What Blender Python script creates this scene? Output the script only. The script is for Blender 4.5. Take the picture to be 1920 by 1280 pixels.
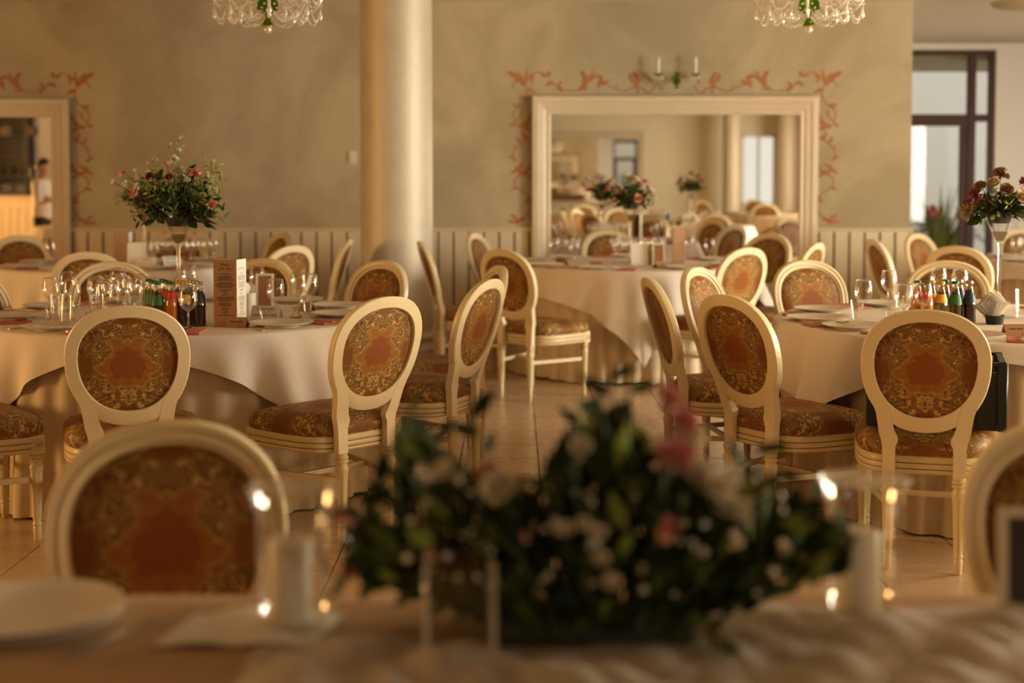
import bpy, math, random
from mathutils import Vector, Matrix
R = math.radians
PI = math.pi
S = bpy.context.scene
COL = S.collection
for o in list(bpy.data.objects):
    bpy.data.objects.remove(o)

# ------------------------------------------------------------------ camera
cam_d = bpy.data.cameras.new('camera')
cam = bpy.data.objects.new('camera', cam_d)
COL.objects.link(cam)
cam.location = (0, 0, 1.41)
cam.rotation_euler = (R(90 - 3.0), 0, 0)
cam_d.sensor_width = 36
cam_d.lens = 50
cam_d.shift_y = -(640 - 325 - 2667 * math.tan(R(3.0))) / 1920
cam_d.clip_start = 0.05
cam_d.dof.use_dof = True
cam_d.dof.focus_distance = 5.35
cam_d.dof.aperture_fstop = 1.8
S.camera = cam

# ------------------------------------------------------------------ world, exposure
S.view_settings.view_transform = 'Standard'
S.view_settings.look = 'None'
S.view_settings.exposure = 0.1
S.view_settings.gamma = 1.0
S.view_settings.use_curve_mapping = False
world = bpy.data.worlds.new('world')
S.world = world
world.use_nodes = True
bg = world.node_tree.nodes['Background']
bg.inputs[0].default_value = (1.0, 0.96, 0.90, 1)
bg.inputs[1].default_value = 1.02
try:
    S.cycles.transparent_max_bounces = 24
except Exception:
    pass

# daylight entering through each window of the room: (x, y, z, facing, width, height, radiance, colour)
DAY = [
    (7.28, 10.0, 1.45, 'W', 2.2, 1.9, 2.5, (1.0, 0.96, 0.90)),
    (7.28, 6.8, 1.45, 'W', 2.2, 1.9, 48.0, (1.0, 0.95, 0.84)),
    (7.28, 3.3, 1.10, 'W', 2.2, 1.3, 46.0, (1.0, 0.85, 0.58)),
    (7.28, 14.2, 1.15, 'W', 1.4, 1.4, 13.0, (1.0, 1.0, 1.0)),
    (7.28, -6.5, 1.45, 'W', 2.6, 1.9, 17.0, (1.0, 0.96, 0.86)),
    (5.87, -10.12, 1.48, 'N', 0.82, 1.70, 1.0, (1.0, 0.95, 0.90)),
    (-10.08, 4.4, 1.45, 'E', 2.0, 1.9, 42.0, (1.0, 0.57, 0.20)),
    (-2.6, -10.12, 1.45, 'N', 1.8, 1.9, 4.0, (1.0, 0.52, 0.18)),
]
def daylight(x, y, z, face, w, h, rad, col):
    l = bpy.data.lights.new('daylight', 'AREA')
    l.shape = 'RECTANGLE'
    l.size = w
    l.size_y = h
    l.energy = rad * PI * w * h
    l.color = col
    o = bpy.data.objects.new('daylight', l)
    COL.objects.link(o)
    o.location = (x, y, z)
    o.rotation_euler = {'W': (R(90), 0, R(90)), 'E': (R(90), 0, R(-90)), 'N': (R(90), 0, R(180)), 'S': (R(90), 0, 0)}[face]
    return o
for a in DAY:
    daylight(*a)

# ------------------------------------------------------------------ material helpers
MATS = {}
def new_mat(name):
    m = bpy.data.materials.new(name)
    m.use_nodes = True
    nt = m.node_tree
    for n in list(nt.nodes):
        nt.nodes.remove(n)
    out = nt.nodes.new('ShaderNodeOutputMaterial')
    MATS[name] = m
    return m, nt, out
def node(nt, typ, ins=None, **attrs):
    n = nt.nodes.new(typ)
    for k, v in attrs.items():
        setattr(n, k, v)
    for k, v in (ins or {}).items():
        s = n.inputs[k]
        if hasattr(v, 'is_output') or isinstance(v, bpy.types.NodeSocket):
            nt.links.new(v, s)
        else:
            s.default_value = v
    return n
def math_(nt, op, a, b=0.0, c=0.0, clamp=False):
    n = nt.nodes.new('ShaderNodeMath')
    n.operation = op
    n.use_clamp = clamp
    for i, v in enumerate((a, b, c)):
        if isinstance(v, bpy.types.NodeSocket):
            nt.links.new(v, n.inputs[i])
        else:
            n.inputs[i].default_value = v
    return n.outputs[0]
def mix(nt, f, a, b):
    n = nt.nodes.new('ShaderNodeMix')
    n.data_type = 'RGBA'
    for s, v in ((n.inputs[0], f), (n.inputs[6], a), (n.inputs[7], b)):
        if isinstance(v, bpy.types.NodeSocket):
            nt.links.new(v, s)
        elif isinstance(v, (int, float)):
            s.default_value = v
        else:
            s.default_value = (v[0], v[1], v[2], 1)
    return n.outputs[2]
def ramp(nt, f, lo, hi):
    n = nt.nodes.new('ShaderNodeMapRange')
    n.interpolation_type = 'SMOOTHSTEP'
    nt.links.new(f, n.inputs[0])
    n.inputs[1].default_value = lo
    n.inputs[2].default_value = hi
    return n.outputs[0]
def noise(nt, vec, scale, detail=3.0, dist=0.0, rough=0.5):
    n = nt.nodes.new('ShaderNodeTexNoise')
    n.inputs['Scale'].default_value = scale
    n.inputs['Detail'].default_value = detail
    n.inputs['Distortion'].default_value = dist
    n.inputs['Roughness'].default_value = rough
    if vec is not None:
        nt.links.new(vec, n.inputs['Vector'])
    return n
def principled(nt, out, **k):
    p = nt.nodes.new('ShaderNodeBsdfPrincipled')
    names = dict(col='Base Color', rough='Roughness', metal='Metallic', ior='IOR', sheen='Sheen Weight', coat='Coat Weight',
                 coatr='Coat Roughness', spec='Specular IOR Level', trans='Transmission Weight', sss='Subsurface Weight',
                 emis='Emission Strength', emisc='Emission Color', normal='Normal', alpha='Alpha')
    for a, v in k.items():
        s = p.inputs[names[a]]
        if isinstance(v, bpy.types.NodeSocket):
            nt.links.new(v, s)
        elif isinstance(v, (tuple, list)):
            s.default_value = (v[0], v[1], v[2], 1)
        else:
            s.default_value = v
    nt.links.new(p.outputs[0], out.inputs[0])
    return p
def coords(nt, which='Object'):
    return nt.nodes.new('ShaderNodeTexCoord').outputs[which]
def bump(nt, h, strength=0.2, dist=0.01):
    n = nt.nodes.new('ShaderNodeBump')
    n.inputs['Strength'].default_value = strength
    n.inputs['Distance'].default_value = dist
    nt.links.new(h, n.inputs['Height'])
    return n.outputs[0]
def plain(name, col, rough=0.5, var=0.12, scale=14.0, bmp=0.0, **k):
    """paint-like procedural material: a base colour with a little mottling"""
    m, nt, out = new_mat(name)
    c = coords(nt)
    n = noise(nt, c, scale, 3)
    dark = tuple(x * (1 - var) for x in col)
    lite = tuple(min(1, x * (1 + var * 0.6)) for x in col)
    cc = mix(nt, n.outputs[0], dark, lite)
    kw = dict(col=cc, rough=rough)
    kw.update(k)
    if bmp:
        kw['normal'] = bump(nt, n.outputs[0], bmp, 0.004)
    principled(nt, out, **kw)
    return m
def thin_glass(name, tint=(0.97, 0.97, 0.95), boost=1.0, rough=0.02):
    m, nt, out = new_mat(name)
    fr = node(nt, 'ShaderNodeFresnel', {'IOR': 1.5})
    f = math_(nt, 'MINIMUM', math_(nt, 'MULTIPLY', fr.outputs[0], boost), 0.42)
    tr = node(nt, 'ShaderNodeBsdfTransparent', {'Color': tint + (1,)})
    gl = node(nt, 'ShaderNodeBsdfGlossy', {'Color': (1, 1, 1, 1), 'Roughness': rough})
    mx = node(nt, 'ShaderNodeMixShader', {0: f, 1: tr.outputs[0], 2: gl.outputs[0]})
    nt.links.new(mx.outputs[0], out.inputs[0])
    return m

# ------------------------------------------------------------------ mesh builder
class MB:
    def __init__(s):
        s.v = []
        s.f = []
        s.m = []
        s.cur = 0
    def add(s, vs, fs, mi=None):
        b = len(s.v)
        s.v += [tuple(p) for p in vs]
        s.f += [tuple(i + b for i in f) for f in fs]
        s.m += [s.cur if mi is None else mi] * len(fs)
        return s
    def merge(s, other, M=None):
        vs = other.v if M is None else [tuple(M @ Vector(p)) for p in other.v]
        b = len(s.v)
        s.v += vs
        s.f += [tuple(i + b for i in f) for f in other.f]
        s.m += other.m
        return s
    def box(s, x0, x1, y0, y1, z0, z1, M=None):
        vs = [(x0, y0, z0), (x1, y0, z0), (x1, y1, z0), (x0, y1, z0), (x0, y0, z1), (x1, y0, z1), (x1, y1, z1), (x0, y1, z1)]
        if M is not None:
            vs = [tuple(M @ Vector(p)) for p in vs]
        return s.add(vs, [(0, 3, 2, 1), (4, 5, 6, 7), (0, 1, 5, 4), (1, 2, 6, 5), (2, 3, 7, 6), (3, 0, 4, 7)])
    def bevbox(s, x0, x1, y0, y1, z0, z1, b=0.004):
        vs, fs = [], []
        for (z, i) in ((z0, b), (z0 + b, 0), (z1 - b, 0), (z1, b)):
            vs += [(x0 + i + (b if not i else 0), y0 + i, z), (x1 - i - (b if not i else 0), y0 + i, z),
                   (x1 - i, y0 + i + (b if not i else 0), z), (x1 - i, y1 - i - (b if not i else 0), z),
                   (x1 - i - (b if not i else 0), y1 - i, z), (x0 + i + (b if not i else 0), y1 - i, z),
                   (x0 + i, y1 - i - (b if not i else 0), z), (x0 + i, y0 + i + (b if not i else 0), z)]
        for k in range(3):
            for j in range(8):
                fs.append((k * 8 + j, k * 8 + (j + 1) % 8, k * 8 + 8 + (j + 1) % 8, k * 8 + 8 + j))
        fs.append(tuple(range(7, -1, -1)))
        fs.append(tuple(range(24, 32)))
        return s.add(vs, fs)
    def lathe(s, prof, seg=24, c=(0, 0, 0), mod=None, close=True, M=None):
        vs, fs = [], []
        for k, (r, z) in enumerate(prof):
            for j in range(seg):
                a = 2 * PI * j / seg
                rr = r if mod is None else r * mod(k, z, a)
                vs.append((c[0] + rr * math.cos(a), c[1] + rr * math.sin(a), c[2] + z))
        for k in range(len(prof) - 1):
            for j in range(seg):
                j2 = (j + 1) % seg
                fs.append((k * seg + j, k * seg + j2, (k + 1) * seg + j2, (k + 1) * seg + j))
        if close:
            if prof[0][0] > 1e-5:
                fs.append(tuple(range(seg - 1, -1, -1)))
            if prof[-1][0] > 1e-5:
                fs.append(tuple((len(prof) - 1) * seg + j for j in range(seg)))
        if M is not None:
            vs = [tuple(M @ Vector(p)) for p in vs]
        return s.add(vs, fs)
    def tube(s, pts, rad, seg=8, closed=False):
        pts = [Vector(p) for p in pts]
        n = len(pts)
        if not isinstance(rad, (list, tuple)):
            rad = [rad] * n
        vs, fs = [], []
        up = None
        for i, p in enumerate(pts):
            if closed:
                t = pts[(i + 1) % n] - pts[i - 1]
            else:
                t = pts[min(i + 1, n - 1)] - pts[max(i - 1, 0)]
            t = t.normalized() if t.length > 1e-9 else Vector((0, 0, 1))
            if up is None:
                up = Vector((0, 0, 1)) if abs(t.z) < 0.9 else Vector((1, 0, 0))
            a = t.cross(up)
            a = a.normalized() if a.length > 1e-6 else t.orthogonal().normalized()
            b = a.cross(t).normalized()
            up = b
            for j in range(seg):
                q = 2 * PI * j / seg
                vs.append(tuple(p + (a * math.cos(q) + b * math.sin(q)) * rad[i]))
        m = n if closed else n - 1
        for i in range(m):
            i2 = (i + 1) % n
            for j in range(seg):
                j2 = (j + 1) % seg
                fs.append((i * seg + j, i * seg + j2, i2 * seg + j2, i2 * seg + j))
        if not closed:
            fs.append(tuple(range(seg - 1, -1, -1)))
            fs.append(tuple((n - 1) * seg + j for j in range(seg)))
        return s.add(vs, fs)
    def prism(s, poly, z0, z1, M=None):
        n = len(poly)
        vs = [(x, y, z0) for x, y in poly] + [(x, y, z1) for x, y in poly]
        if M is not None:
            vs = [tuple(M @ Vector(p)) for p in vs]
        fs = [tuple(range(n - 1, -1, -1)), tuple(range(n, 2 * n))] + [(i, (i + 1) % n, n + (i + 1) % n, n + i) for i in range(n)]
        return s.add(vs, fs)
    def loops(s, rings, closed_u=True, cap0=False, cap1=False):
        """skin a list of equally long rings of points"""
        n = len(rings[0])
        vs, fs = [], []
        for r in rings:
            vs += [tuple(p) for p in r]
        for k in range(len(rings) - 1):
            for j in range(n if closed_u else n - 1):
                j2 = (j + 1) % n
                fs.append((k * n + j, k * n + j2, (k + 1) * n + j2, (k + 1) * n + j))
        if cap0:
            fs.append(tuple(range(n - 1, -1, -1)))
        if cap1:
            fs.append(tuple((len(rings) - 1) * n + j for j in range(n)))
        return s.add(vs, fs)
    def ball(s, c, r, seg=8, rings=5, sz=1.0):
        prof = []
        for k in range(rings + 1):
            a = -PI / 2 + PI * k / rings
            prof.append((max(r * math.cos(a), 1e-6), r * sz * math.sin(a)))
        return s.lathe(prof, seg, c, close=False)
    def mesh(s, name, mat, angle=40):
        me = bpy.data.meshes.new(name)
        me.from_pydata(s.v, [], s.f)
        ml = mat if isinstance(mat, (list, tuple)) else [mat]
        for q in ml:
            me.materials.append(MATS[q] if isinstance(q, str) else q)
        if len(ml) > 1:
            me.polygons.foreach_set('material_index', s.m)
        if angle:
            me.shade_smooth()
            me.set_sharp_from_angle(angle=R(angle))
        me.update()
        return me
    def build(s, name, mat, parent=None, angle=40, loc=None):
        o = bpy.data.objects.new(name, s.mesh(name, mat, angle))
        COL.objects.link(o)
        if parent is not None:
            o.parent = parent
        if loc is not None:
            o.location = loc
        return o
def inst(me, name, parent=None, M=None):
    o = bpy.data.objects.new(name, me)
    COL.objects.link(o)
    o.parent = parent
    if M is not None:
        o.matrix_basis = M
    return o
def tag(o, label, cat, group=None):
    o['label'] = label
    o['category'] = cat
    if group:
        o['group'] = group
    return o
def thing(name, label, cat, loc=(0, 0, 0), rz=0.0, group=None):
    o = bpy.data.objects.new(name, None)
    o.empty_display_size = 0.1
    COL.objects.link(o)
    o.location = loc
    o.rotation_euler = (0, 0, rz)
    return tag(o, label, cat, group)
def struct(o):
    o['kind'] = 'structure'
    return o
def stuff(o):
    o['kind'] = 'stuff'
    return o
def copy_tree(o, parent=None):
    c = o.copy()
    COL.objects.link(c)
    c.parent = parent
    for ch in o.children:
        copy_tree(ch, c)
    return c
class Proto:
    """first placement moves the thing itself, later ones copy it and its parts"""
    def __init__(s, root):
        s.root, s.used = root, False
    def put(s, loc, rz, label, group=None):
        o = s.root if not s.used else copy_tree(s.root)
        s.used = True
        o.location = loc
        o.rotation_euler = (0, 0, rz)
        o['label'] = label
        if group:
            o['group'] = group
        elif 'group' in o.keys():
            del o['group']
        return o
def catmull(pts, per=8, closed=False):
    out = []
    n = len(pts)
    P = [Vector(p) for p in pts]
    rng = range(n) if closed else range(n - 1)
    for i in rng:
        if closed:
            a, b, c, d = P[i - 1], P[i], P[(i + 1) % n], P[(i + 2) % n]
        else:
            a, b, c, d = P[max(i - 1, 0)], P[i], P[i + 1], P[min(i + 2, n - 1)]
        for k in range(per):
            t = k / per
            out.append(0.5 * ((2 * b) + (c - a) * t + (2 * a - 5 * b + 4 * c - d) * t * t + (3 * b - a - 3 * c + d) * t ** 3))
    if not closed:
        out.append(P[-1])
    return out

# ------------------------------------------------------------------ materials
def wall_paint():
    m, nt, out = new_mat('ochre_stucco')
    c = coords(nt)
    n1 = noise(nt, c, 0.9, 5, 0.6, 0.6)
    n2 = noise(nt, c, 5.0, 4, 0.2)
    n3 = noise(nt, c, 60.0, 2)
    a = mix(nt, ramp(nt, n1.outputs[0], 0.35, 0.68), (0.365, 0.290, 0.168), (0.53, 0.428, 0.273))
    b = mix(nt, math_(nt, 'MULTIPLY', n2.outputs[0], 0.35), a, (0.42, 0.358, 0.22))
    # faint painted marble veins
    w = noise(nt, c, 1.3, 4, 1.2)
    vein = math_(nt, 'ABSOLUTE', math_(nt, 'SUBTRACT', w.outputs[0], 0.5))
    vm = math_(nt, 'MULTIPLY', math_(nt, 'SUBTRACT', 1.0, ramp(nt, vein, 0.0, 0.012)), ramp(nt, n2.outputs[0], 0.5, 0.75))
    col = mix(nt, math_(nt, 'MULTIPLY', vm, 0.3), b, (0.42, 0.20, 0.09))
    principled(nt, out, col=col, rough=0.75, normal=bump(nt, n3.outputs[0], 0.08, 0.004))
wall_paint()
plain('cream_wall', (0.80, 0.74, 0.63), 0.7, 0.05, 2.0)
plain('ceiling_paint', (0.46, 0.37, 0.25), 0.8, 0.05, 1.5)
plain('plank_paint', (0.74, 0.61, 0.40), 0.42, 0.10, 5.0)
plain('plank_shadow_gap', (0.17, 0.125, 0.055), 0.8, 0.1, 5.0)
plain('mirror_frame_paint', (0.70, 0.57, 0.39), 0.32, 0.10, 6.0)
plain('ivory_lacquer', (0.82, 0.67, 0.41), 0.36, 0.07, 9.0, coat=0.15, coatr=0.25)
plain('rail_lacquer', (0.72, 0.56, 0.30), 0.36, 0.10, 9.0)
plain('mural_paint', (0.42, 0.165, 0.06), 0.8, 0.30, 16.0)
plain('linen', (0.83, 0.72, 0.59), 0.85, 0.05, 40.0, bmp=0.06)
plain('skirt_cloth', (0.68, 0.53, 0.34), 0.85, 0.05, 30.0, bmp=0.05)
plain('grout', (0.13, 0.085, 0.05), 0.9, 0.2, 20.0)
plain('porcelain', (0.80, 0.70, 0.55), 0.12, 0.02, 6.0)
plain('napkin_coral', (0.62, 0.20, 0.11), 0.8, 0.12, 60.0)
plain('white_paper', (0.80, 0.73, 0.63), 0.7, 0.04, 30.0)
plain('kraft_card', (0.37, 0.185, 0.075), 0.75, 0.12, 120.0)
plain('ink', (0.045, 0.028, 0.016), 0.7, 0.1, 90.0)
plain('pale_ink', (0.40, 0.34, 0.29), 0.7, 0.1, 90.0)
plain('steel', (0.62, 0.55, 0.45), 0.22, 0.05, 20.0, metal=1.0)
plain('candle_wax', (0.78, 0.68, 0.50), 0.5, 0.04, 12.0, sss=0.15)
plain('leaf_dark', (0.024, 0.034, 0.007), 0.75, 0.35, 30.0, spec=0.15)
plain('leaf_mid', (0.085, 0.115, 0.020), 0.75, 0.35, 30.0, spec=0.15)
plain('leaf_light', (0.26, 0.32, 0.055), 0.75, 0.3, 30.0, spec=0.15)
plain('rose_peach', (0.72, 0.34, 0.17), 0.6, 0.2, 40.0, sss=0.1)
plain('rose_pink', (0.72, 0.31, 0.25), 0.6, 0.25, 40.0, sss=0.1)
plain('rose_white', (0.78, 0.68, 0.50), 0.6, 0.12, 40.0, sss=0.1)
plain('rose_burgundy', (0.30, 0.055, 0.05), 0.6, 0.3, 40.0)
plain('rose_backlit', (0.33, 0.17, 0.075), 0.7, 0.3, 40.0)  # rose colour darkened to imitate flowers seen against the door light
plain('rose_cream_backlit', (0.56, 0.42, 0.20), 0.65, 0.2, 40.0)  # cream dulled the same way to look backlit
plain('ochre_brightened', (0.80, 0.69, 0.48), 0.75, 0.12, 1.5)  # wall ochre lightened in place of more light on the opposite wall
plain('linen_shaded', (0.46, 0.29, 0.14), 0.85, 0.06, 30.0, bmp=0.06)  # white linen darkened to stand in for the dim foreground light
plain('stem_green', (0.10, 0.12, 0.035), 0.6, 0.2, 30.0)
plain('floral_foam', (0.035, 0.035, 0.018), 0.9, 0.3, 40.0)
plain('black_plastic', (0.012, 0.012, 0.013), 0.35, 0.1, 20.0)
plain('cola', (0.012, 0.006, 0.004), 0.08, 0.1, 20.0)
plain('orange_juice', (0.80, 0.26, 0.02), 0.15, 0.08, 20.0)
plain('label_yellow', (0.78, 0.42, 0.03), 0.5, 0.05, 20.0)
plain('label_green', (0.035, 0.15, 0.05), 0.5, 0.08, 20.0)
plain('label_blue', (0.025, 0.035, 0.07), 0.45, 0.08, 20.0)
plain('label_red', (0.62, 0.05, 0.03), 0.5, 0.05, 20.0)
plain('cap_green', (0.02, 0.10, 0.04), 0.35, 0.1, 30.0)
plain('cap_yellow', (0.62, 0.36, 0.03), 0.35, 0.1, 30.0)
plain('cap_grey', (0.42, 0.36, 0.28), 0.35, 0.1, 30.0, metal=0.5)
plain('door_wood', (0.060, 0.020, 0.008), 0.6, 0.3, 18.0)
plain('brass', (0.62, 0.40, 0.13), 0.25, 0.1, 20.0, metal=1.0)
plain('bulb_white', (0.85, 0.80, 0.70), 0.3, 0.03, 20.0)
plain('switch_plastic', (0.70, 0.58, 0.40), 0.4, 0.03, 20.0)
plain('skin', (0.55, 0.30, 0.18), 0.55, 0.08, 30.0)
plain('hair_black', (0.015, 0.010, 0.008), 0.45, 0.2, 60.0)
plain('blouse_white', (0.80, 0.74, 0.66), 0.8, 0.06, 20.0)
plain('trouser_black', (0.015, 0.013, 0.012), 0.7, 0.1, 20.0)
plain('bar_dark', (0.040, 0.024, 0.014), 0.4, 0.3, 12.0)
plain('paving', (0.52, 0.47, 0.40), 0.85, 0.12, 4.0)
plain('render_white', (0.82, 0.79, 0.73), 0.85, 0.05, 2.0)
plain('awning_khaki', (0.42, 0.36, 0.22), 0.8, 0.08, 3.0)
plain('bicycle_silver', (0.62, 0.66, 0.68), 0.3, 0.06, 12.0, metal=0.6)
plain('rubber', (0.03, 0.03, 0.03), 0.7, 0.1, 30.0)
plain('flower_red', (0.60, 0.05, 0.07), 0.6, 0.2, 30.0)
plain('clay_pot', (0.45, 0.20, 0.10), 0.8, 0.15, 20.0)
plain('pale_blue_panel', (0.45, 0.60, 0.60), 0.5, 0.05, 4.0)
plain('lamp_olive', (0.36, 0.30, 0.16), 0.45, 0.08, 6.0)
plain('table_wood', (0.30, 0.17, 0.08), 0.5, 0.2, 12.0)
plain('pot_white', (0.74, 0.66, 0.52), 0.4, 0.05, 12.0)
plain('tea_towel_red', (0.55, 0.05, 0.04), 0.7, 0.1, 12.0)

def tile_mat():
    m, nt, out = new_mat('floor_tile')
    c = coords(nt)
    oi = nt.nodes.new('ShaderNodeObjectInfo')
    n1 = noise(nt, c, 3.0, 4, 0.5)
    st = noise(nt, node(nt, 'ShaderNodeMapping', {0: c, 3: (2.0, 26.0, 1.0)}).outputs[0], 2.0, 3)
    a = mix(nt, n1.outputs[0], (0.60, 0.405, 0.235), (0.68, 0.475, 0.285))
    b = mix(nt, math_(nt, 'MULTIPLY', st.outputs[0], 0.2), a, (0.64, 0.45, 0.27))
    v = math_(nt, 'ADD', 0.92, math_(nt, 'MULTIPLY', oi.outputs['Random'], 0.12))
    h = node(nt, 'ShaderNodeHueSaturation', {'Color': b, 'Value': v})
    principled(nt, out, col=h.outputs[0], rough=math_(nt, 'ADD', 0.22, math_(nt, 'MULTIPLY', n1.outputs[0], 0.12)))
tile_mat()

def column_mat():
    m, nt, out = new_mat('pearl_plaster')
    c = coords(nt)
    n1 = noise(nt, c, 7.0, 5, 0.3, 0.6)
    n2 = noise(nt, c, 40.0, 3)
    col = mix(nt, n1.outputs[0], (0.50, 0.42, 0.30), (0.66, 0.58, 0.44))
    principled(nt, out, col=col, rough=math_(nt, 'ADD', 0.46, math_(nt, 'MULTIPLY', n1.outputs[0], 0.14)), metal=0.25,
               normal=bump(nt, n2.outputs[0], 0.06, 0.003))
column_mat()

def damask(name, cx, cy, ax, ay, axes, third=None):
    """woven tapestry: gold scroll and blossom border, plain field, red rose bouquet in the middle"""
    m, nt, out = new_mat(name)
    c = coords(nt)
    sp = node(nt, 'ShaderNodeSeparateXYZ', {0: c})
    x = math_(nt, 'ABSOLUTE', sp.outputs[axes[0]])
    y = sp.outputs[axes[1]]
    u = math_(nt, 'DIVIDE', math_(nt, 'SUBTRACT', x, cx), ax)
    v = math_(nt, 'DIVIDE', math_(nt, 'SUBTRACT', y, cy), ay)
    av = math_(nt, 'ABSOLUTE', v)
    r = math_(nt, 'SQRT', math_(nt, 'ADD', math_(nt, 'MULTIPLY', u, u), math_(nt, 'MULTIPLY', v, v)))
    p = node(nt, 'ShaderNodeCombineXYZ', {0: x, 1: y, 2: sp.outputs[third] if third is not None else 0.0}).outputs[0]
    warp = noise(nt, p, 18.0, 1)
    pw = node(nt, 'ShaderNodeVectorMath', {0: p, 1: node(nt, 'ShaderNodeVectorMath', {0: warp.outputs['Color'], 3: 0.045}, operation='SCALE').outputs[0]}, operation='ADD').outputs[0]
    # curling vines: thin contour lines of a warped field
    wv = noise(nt, pw, 17.0, 0.0, 1.2)
    ln = math_(nt, 'ABSOLUTE', math_(nt, 'SUBTRACT', math_(nt, 'FRACT', math_(nt, 'MULTIPLY', wv.outputs[0], 5.0)), 0.5))
    vine = math_(nt, 'SUBTRACT', 1.0, ramp(nt, ln, 0.06, 0.13))
    # blossoms: petalled cells with dark hearts
    vo = node(nt, 'ShaderNodeTexVoronoi', {'Vector': pw, 'Scale': 34.0})
    pt = node(nt, 'ShaderNodeTexVoronoi', {'Vector': p, 'Scale': 130.0})
    rag = math_(nt, 'ADD', vo.outputs['Distance'], math_(nt, 'MULTIPLY', pt.outputs['Distance'], 0.30))
    bl = math_(nt, 'SUBTRACT', 1.0, ramp(nt, rag, 0.40, 0.50))
    eye = math_(nt, 'SUBTRACT', 1.0, ramp(nt, rag, 0.20, 0.26))
    pick = ramp(nt, node(nt, 'ShaderNodeSeparateColor', {0: vo.outputs['Color']}).outputs[0], 0.48, 0.52)
    fl = math_(nt, 'MULTIPLY', bl, pick)
    dk = math_(nt, 'MULTIPLY', bl, math_(nt, 'SUBTRACT', 1.0, pick))
    wob = math_(nt, 'ADD', r, math_(nt, 'MULTIPLY', math_(nt, 'SUBTRACT', noise(nt, p, 15.0, 1).outputs[0], 0.5), 0.8))
    border = ramp(nt, wob, 0.52, 0.57)
    side = math_(nt, 'MULTIPLY', ramp(nt, u, 0.66, 0.74), math_(nt, 'SUBTRACT', 1.0, ramp(nt, av, 0.16, 0.30)))
    top = math_(nt, 'MULTIPLY', ramp(nt, av, 0.84, 0.90), math_(nt, 'SUBTRACT', 1.0, ramp(nt, u, 0.14, 0.26)))
    plainf = math_(nt, 'MAXIMUM', side, top)
    border = math_(nt, 'MULTIPLY', border, math_(nt, 'SUBTRACT', 1.0, plainf))
    heart = math_(nt, 'SUBTRACT', 1.0, ramp(nt, math_(nt, 'ADD', r, math_(nt, 'MULTIPLY', math_(nt, 'SUBTRACT', noise(nt, p, 30.0, 1).outputs[0], 0.5), 0.5)), 0.30, 0.36))
    field = mix(nt, ramp(nt, noise(nt, p, 60.0, 2).outputs[0], 0.3, 0.7), (0.30, 0.118, 0.020), (0.36, 0.145, 0.026))
    field = mix(nt, plainf, field, (0.21, 0.075, 0.014))
    edge = math_(nt, 'SUBTRACT', 1.0, ramp(nt, math_(nt, 'ABSOLUTE', math_(nt, 'SUBTRACT', wob, 0.545)), 0.022, 0.045))
    olive = mix(nt, vine, (0.215, 0.108, 0.028), (0.52, 0.30, 0.085))
    olive = mix(nt, math_(nt, 'MULTIPLY', dk, 0.85), olive, (0.115, 0.040, 0.012))
    olive = mix(nt, fl, olive, (0.64, 0.39, 0.13))
    olive = mix(nt, math_(nt, 'MULTIPLY', math_(nt, 'MULTIPLY', eye, pick), 0.8), olive, (0.28, 0.10, 0.025))
    col = mix(nt, border, field, olive)
    col = mix(nt, math_(nt, 'MULTIPLY', edge, 0.42), col, (0.52, 0.30, 0.085))
    vr = node(nt, 'ShaderNodeTexVoronoi', {'Vector': pw, 'Scale': 40.0})
    ring = math_(nt, 'FRACT', math_(nt, 'MULTIPLY', vr.outputs['Distance'], 5.0))
    rose = mix(nt, ramp(nt, ring, 0.25, 0.6), (0.30, 0.050, 0.013), (0.23, 0.085, 0.019))
    col = mix(nt, math_(nt, 'MULTIPLY', heart, 0.8), col, rose)
    thread = node(nt, 'ShaderNodeTexWave', {'Vector': p, 'Scale': 190.0}, bands_direction='X')
    col = mix(nt, math_(nt, 'MULTIPLY', thread.outputs['Fac'], 0.12), col, (0.12, 0.050, 0.012))
    principled(nt, out, col=col, rough=0.55, spec=0.22, normal=bump(nt, math_(nt, 'ADD', vine, fl), 0.12, 0.002))
damask('damask_back', 0.0, 0.725, 0.172, 0.172, (0, 2))
damask('damask_seat', 0.0, 0.02, 0.24, 0.23, (0, 1), 2)

thin_glass('glass', (0.985, 0.975, 0.955), 1.25, 0.03)
thin_glass('pane_glass', (0.95, 0.95, 0.93), 0.4, 0.0)
thin_glass('bottle_glass', (0.88, 0.87, 0.76), 1.6, 0.03)
thin_glass('tumbler_glass', (0.975, 0.97, 0.94), 0.65, 0.03)
def solid_glass(name, col, rough=0.03):
    m, nt, out = new_mat(name)
    g = node(nt, 'ShaderNodeBsdfGlass', {'Color': col + (1,), 'Roughness': rough, 'IOR': 1.5})
    t = node(nt, 'ShaderNodeBsdfTransparent', {'Color': col + (1,)})
    mx = node(nt, 'ShaderNodeMixShader', {0: 0.62, 1: g.outputs[0], 2: t.outputs[0]})
    nt.links.new(mx.outputs[0], out.inputs[0])
solid_glass('stem_glass', (0.97, 0.96, 0.93))
solid_glass('green_glass', (0.36, 0.52, 0.12))
solid_glass('green_glass_light', (0.52, 0.70, 0.22))
solid_glass('fizzy_water', (0.72, 0.68, 0.50))
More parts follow.
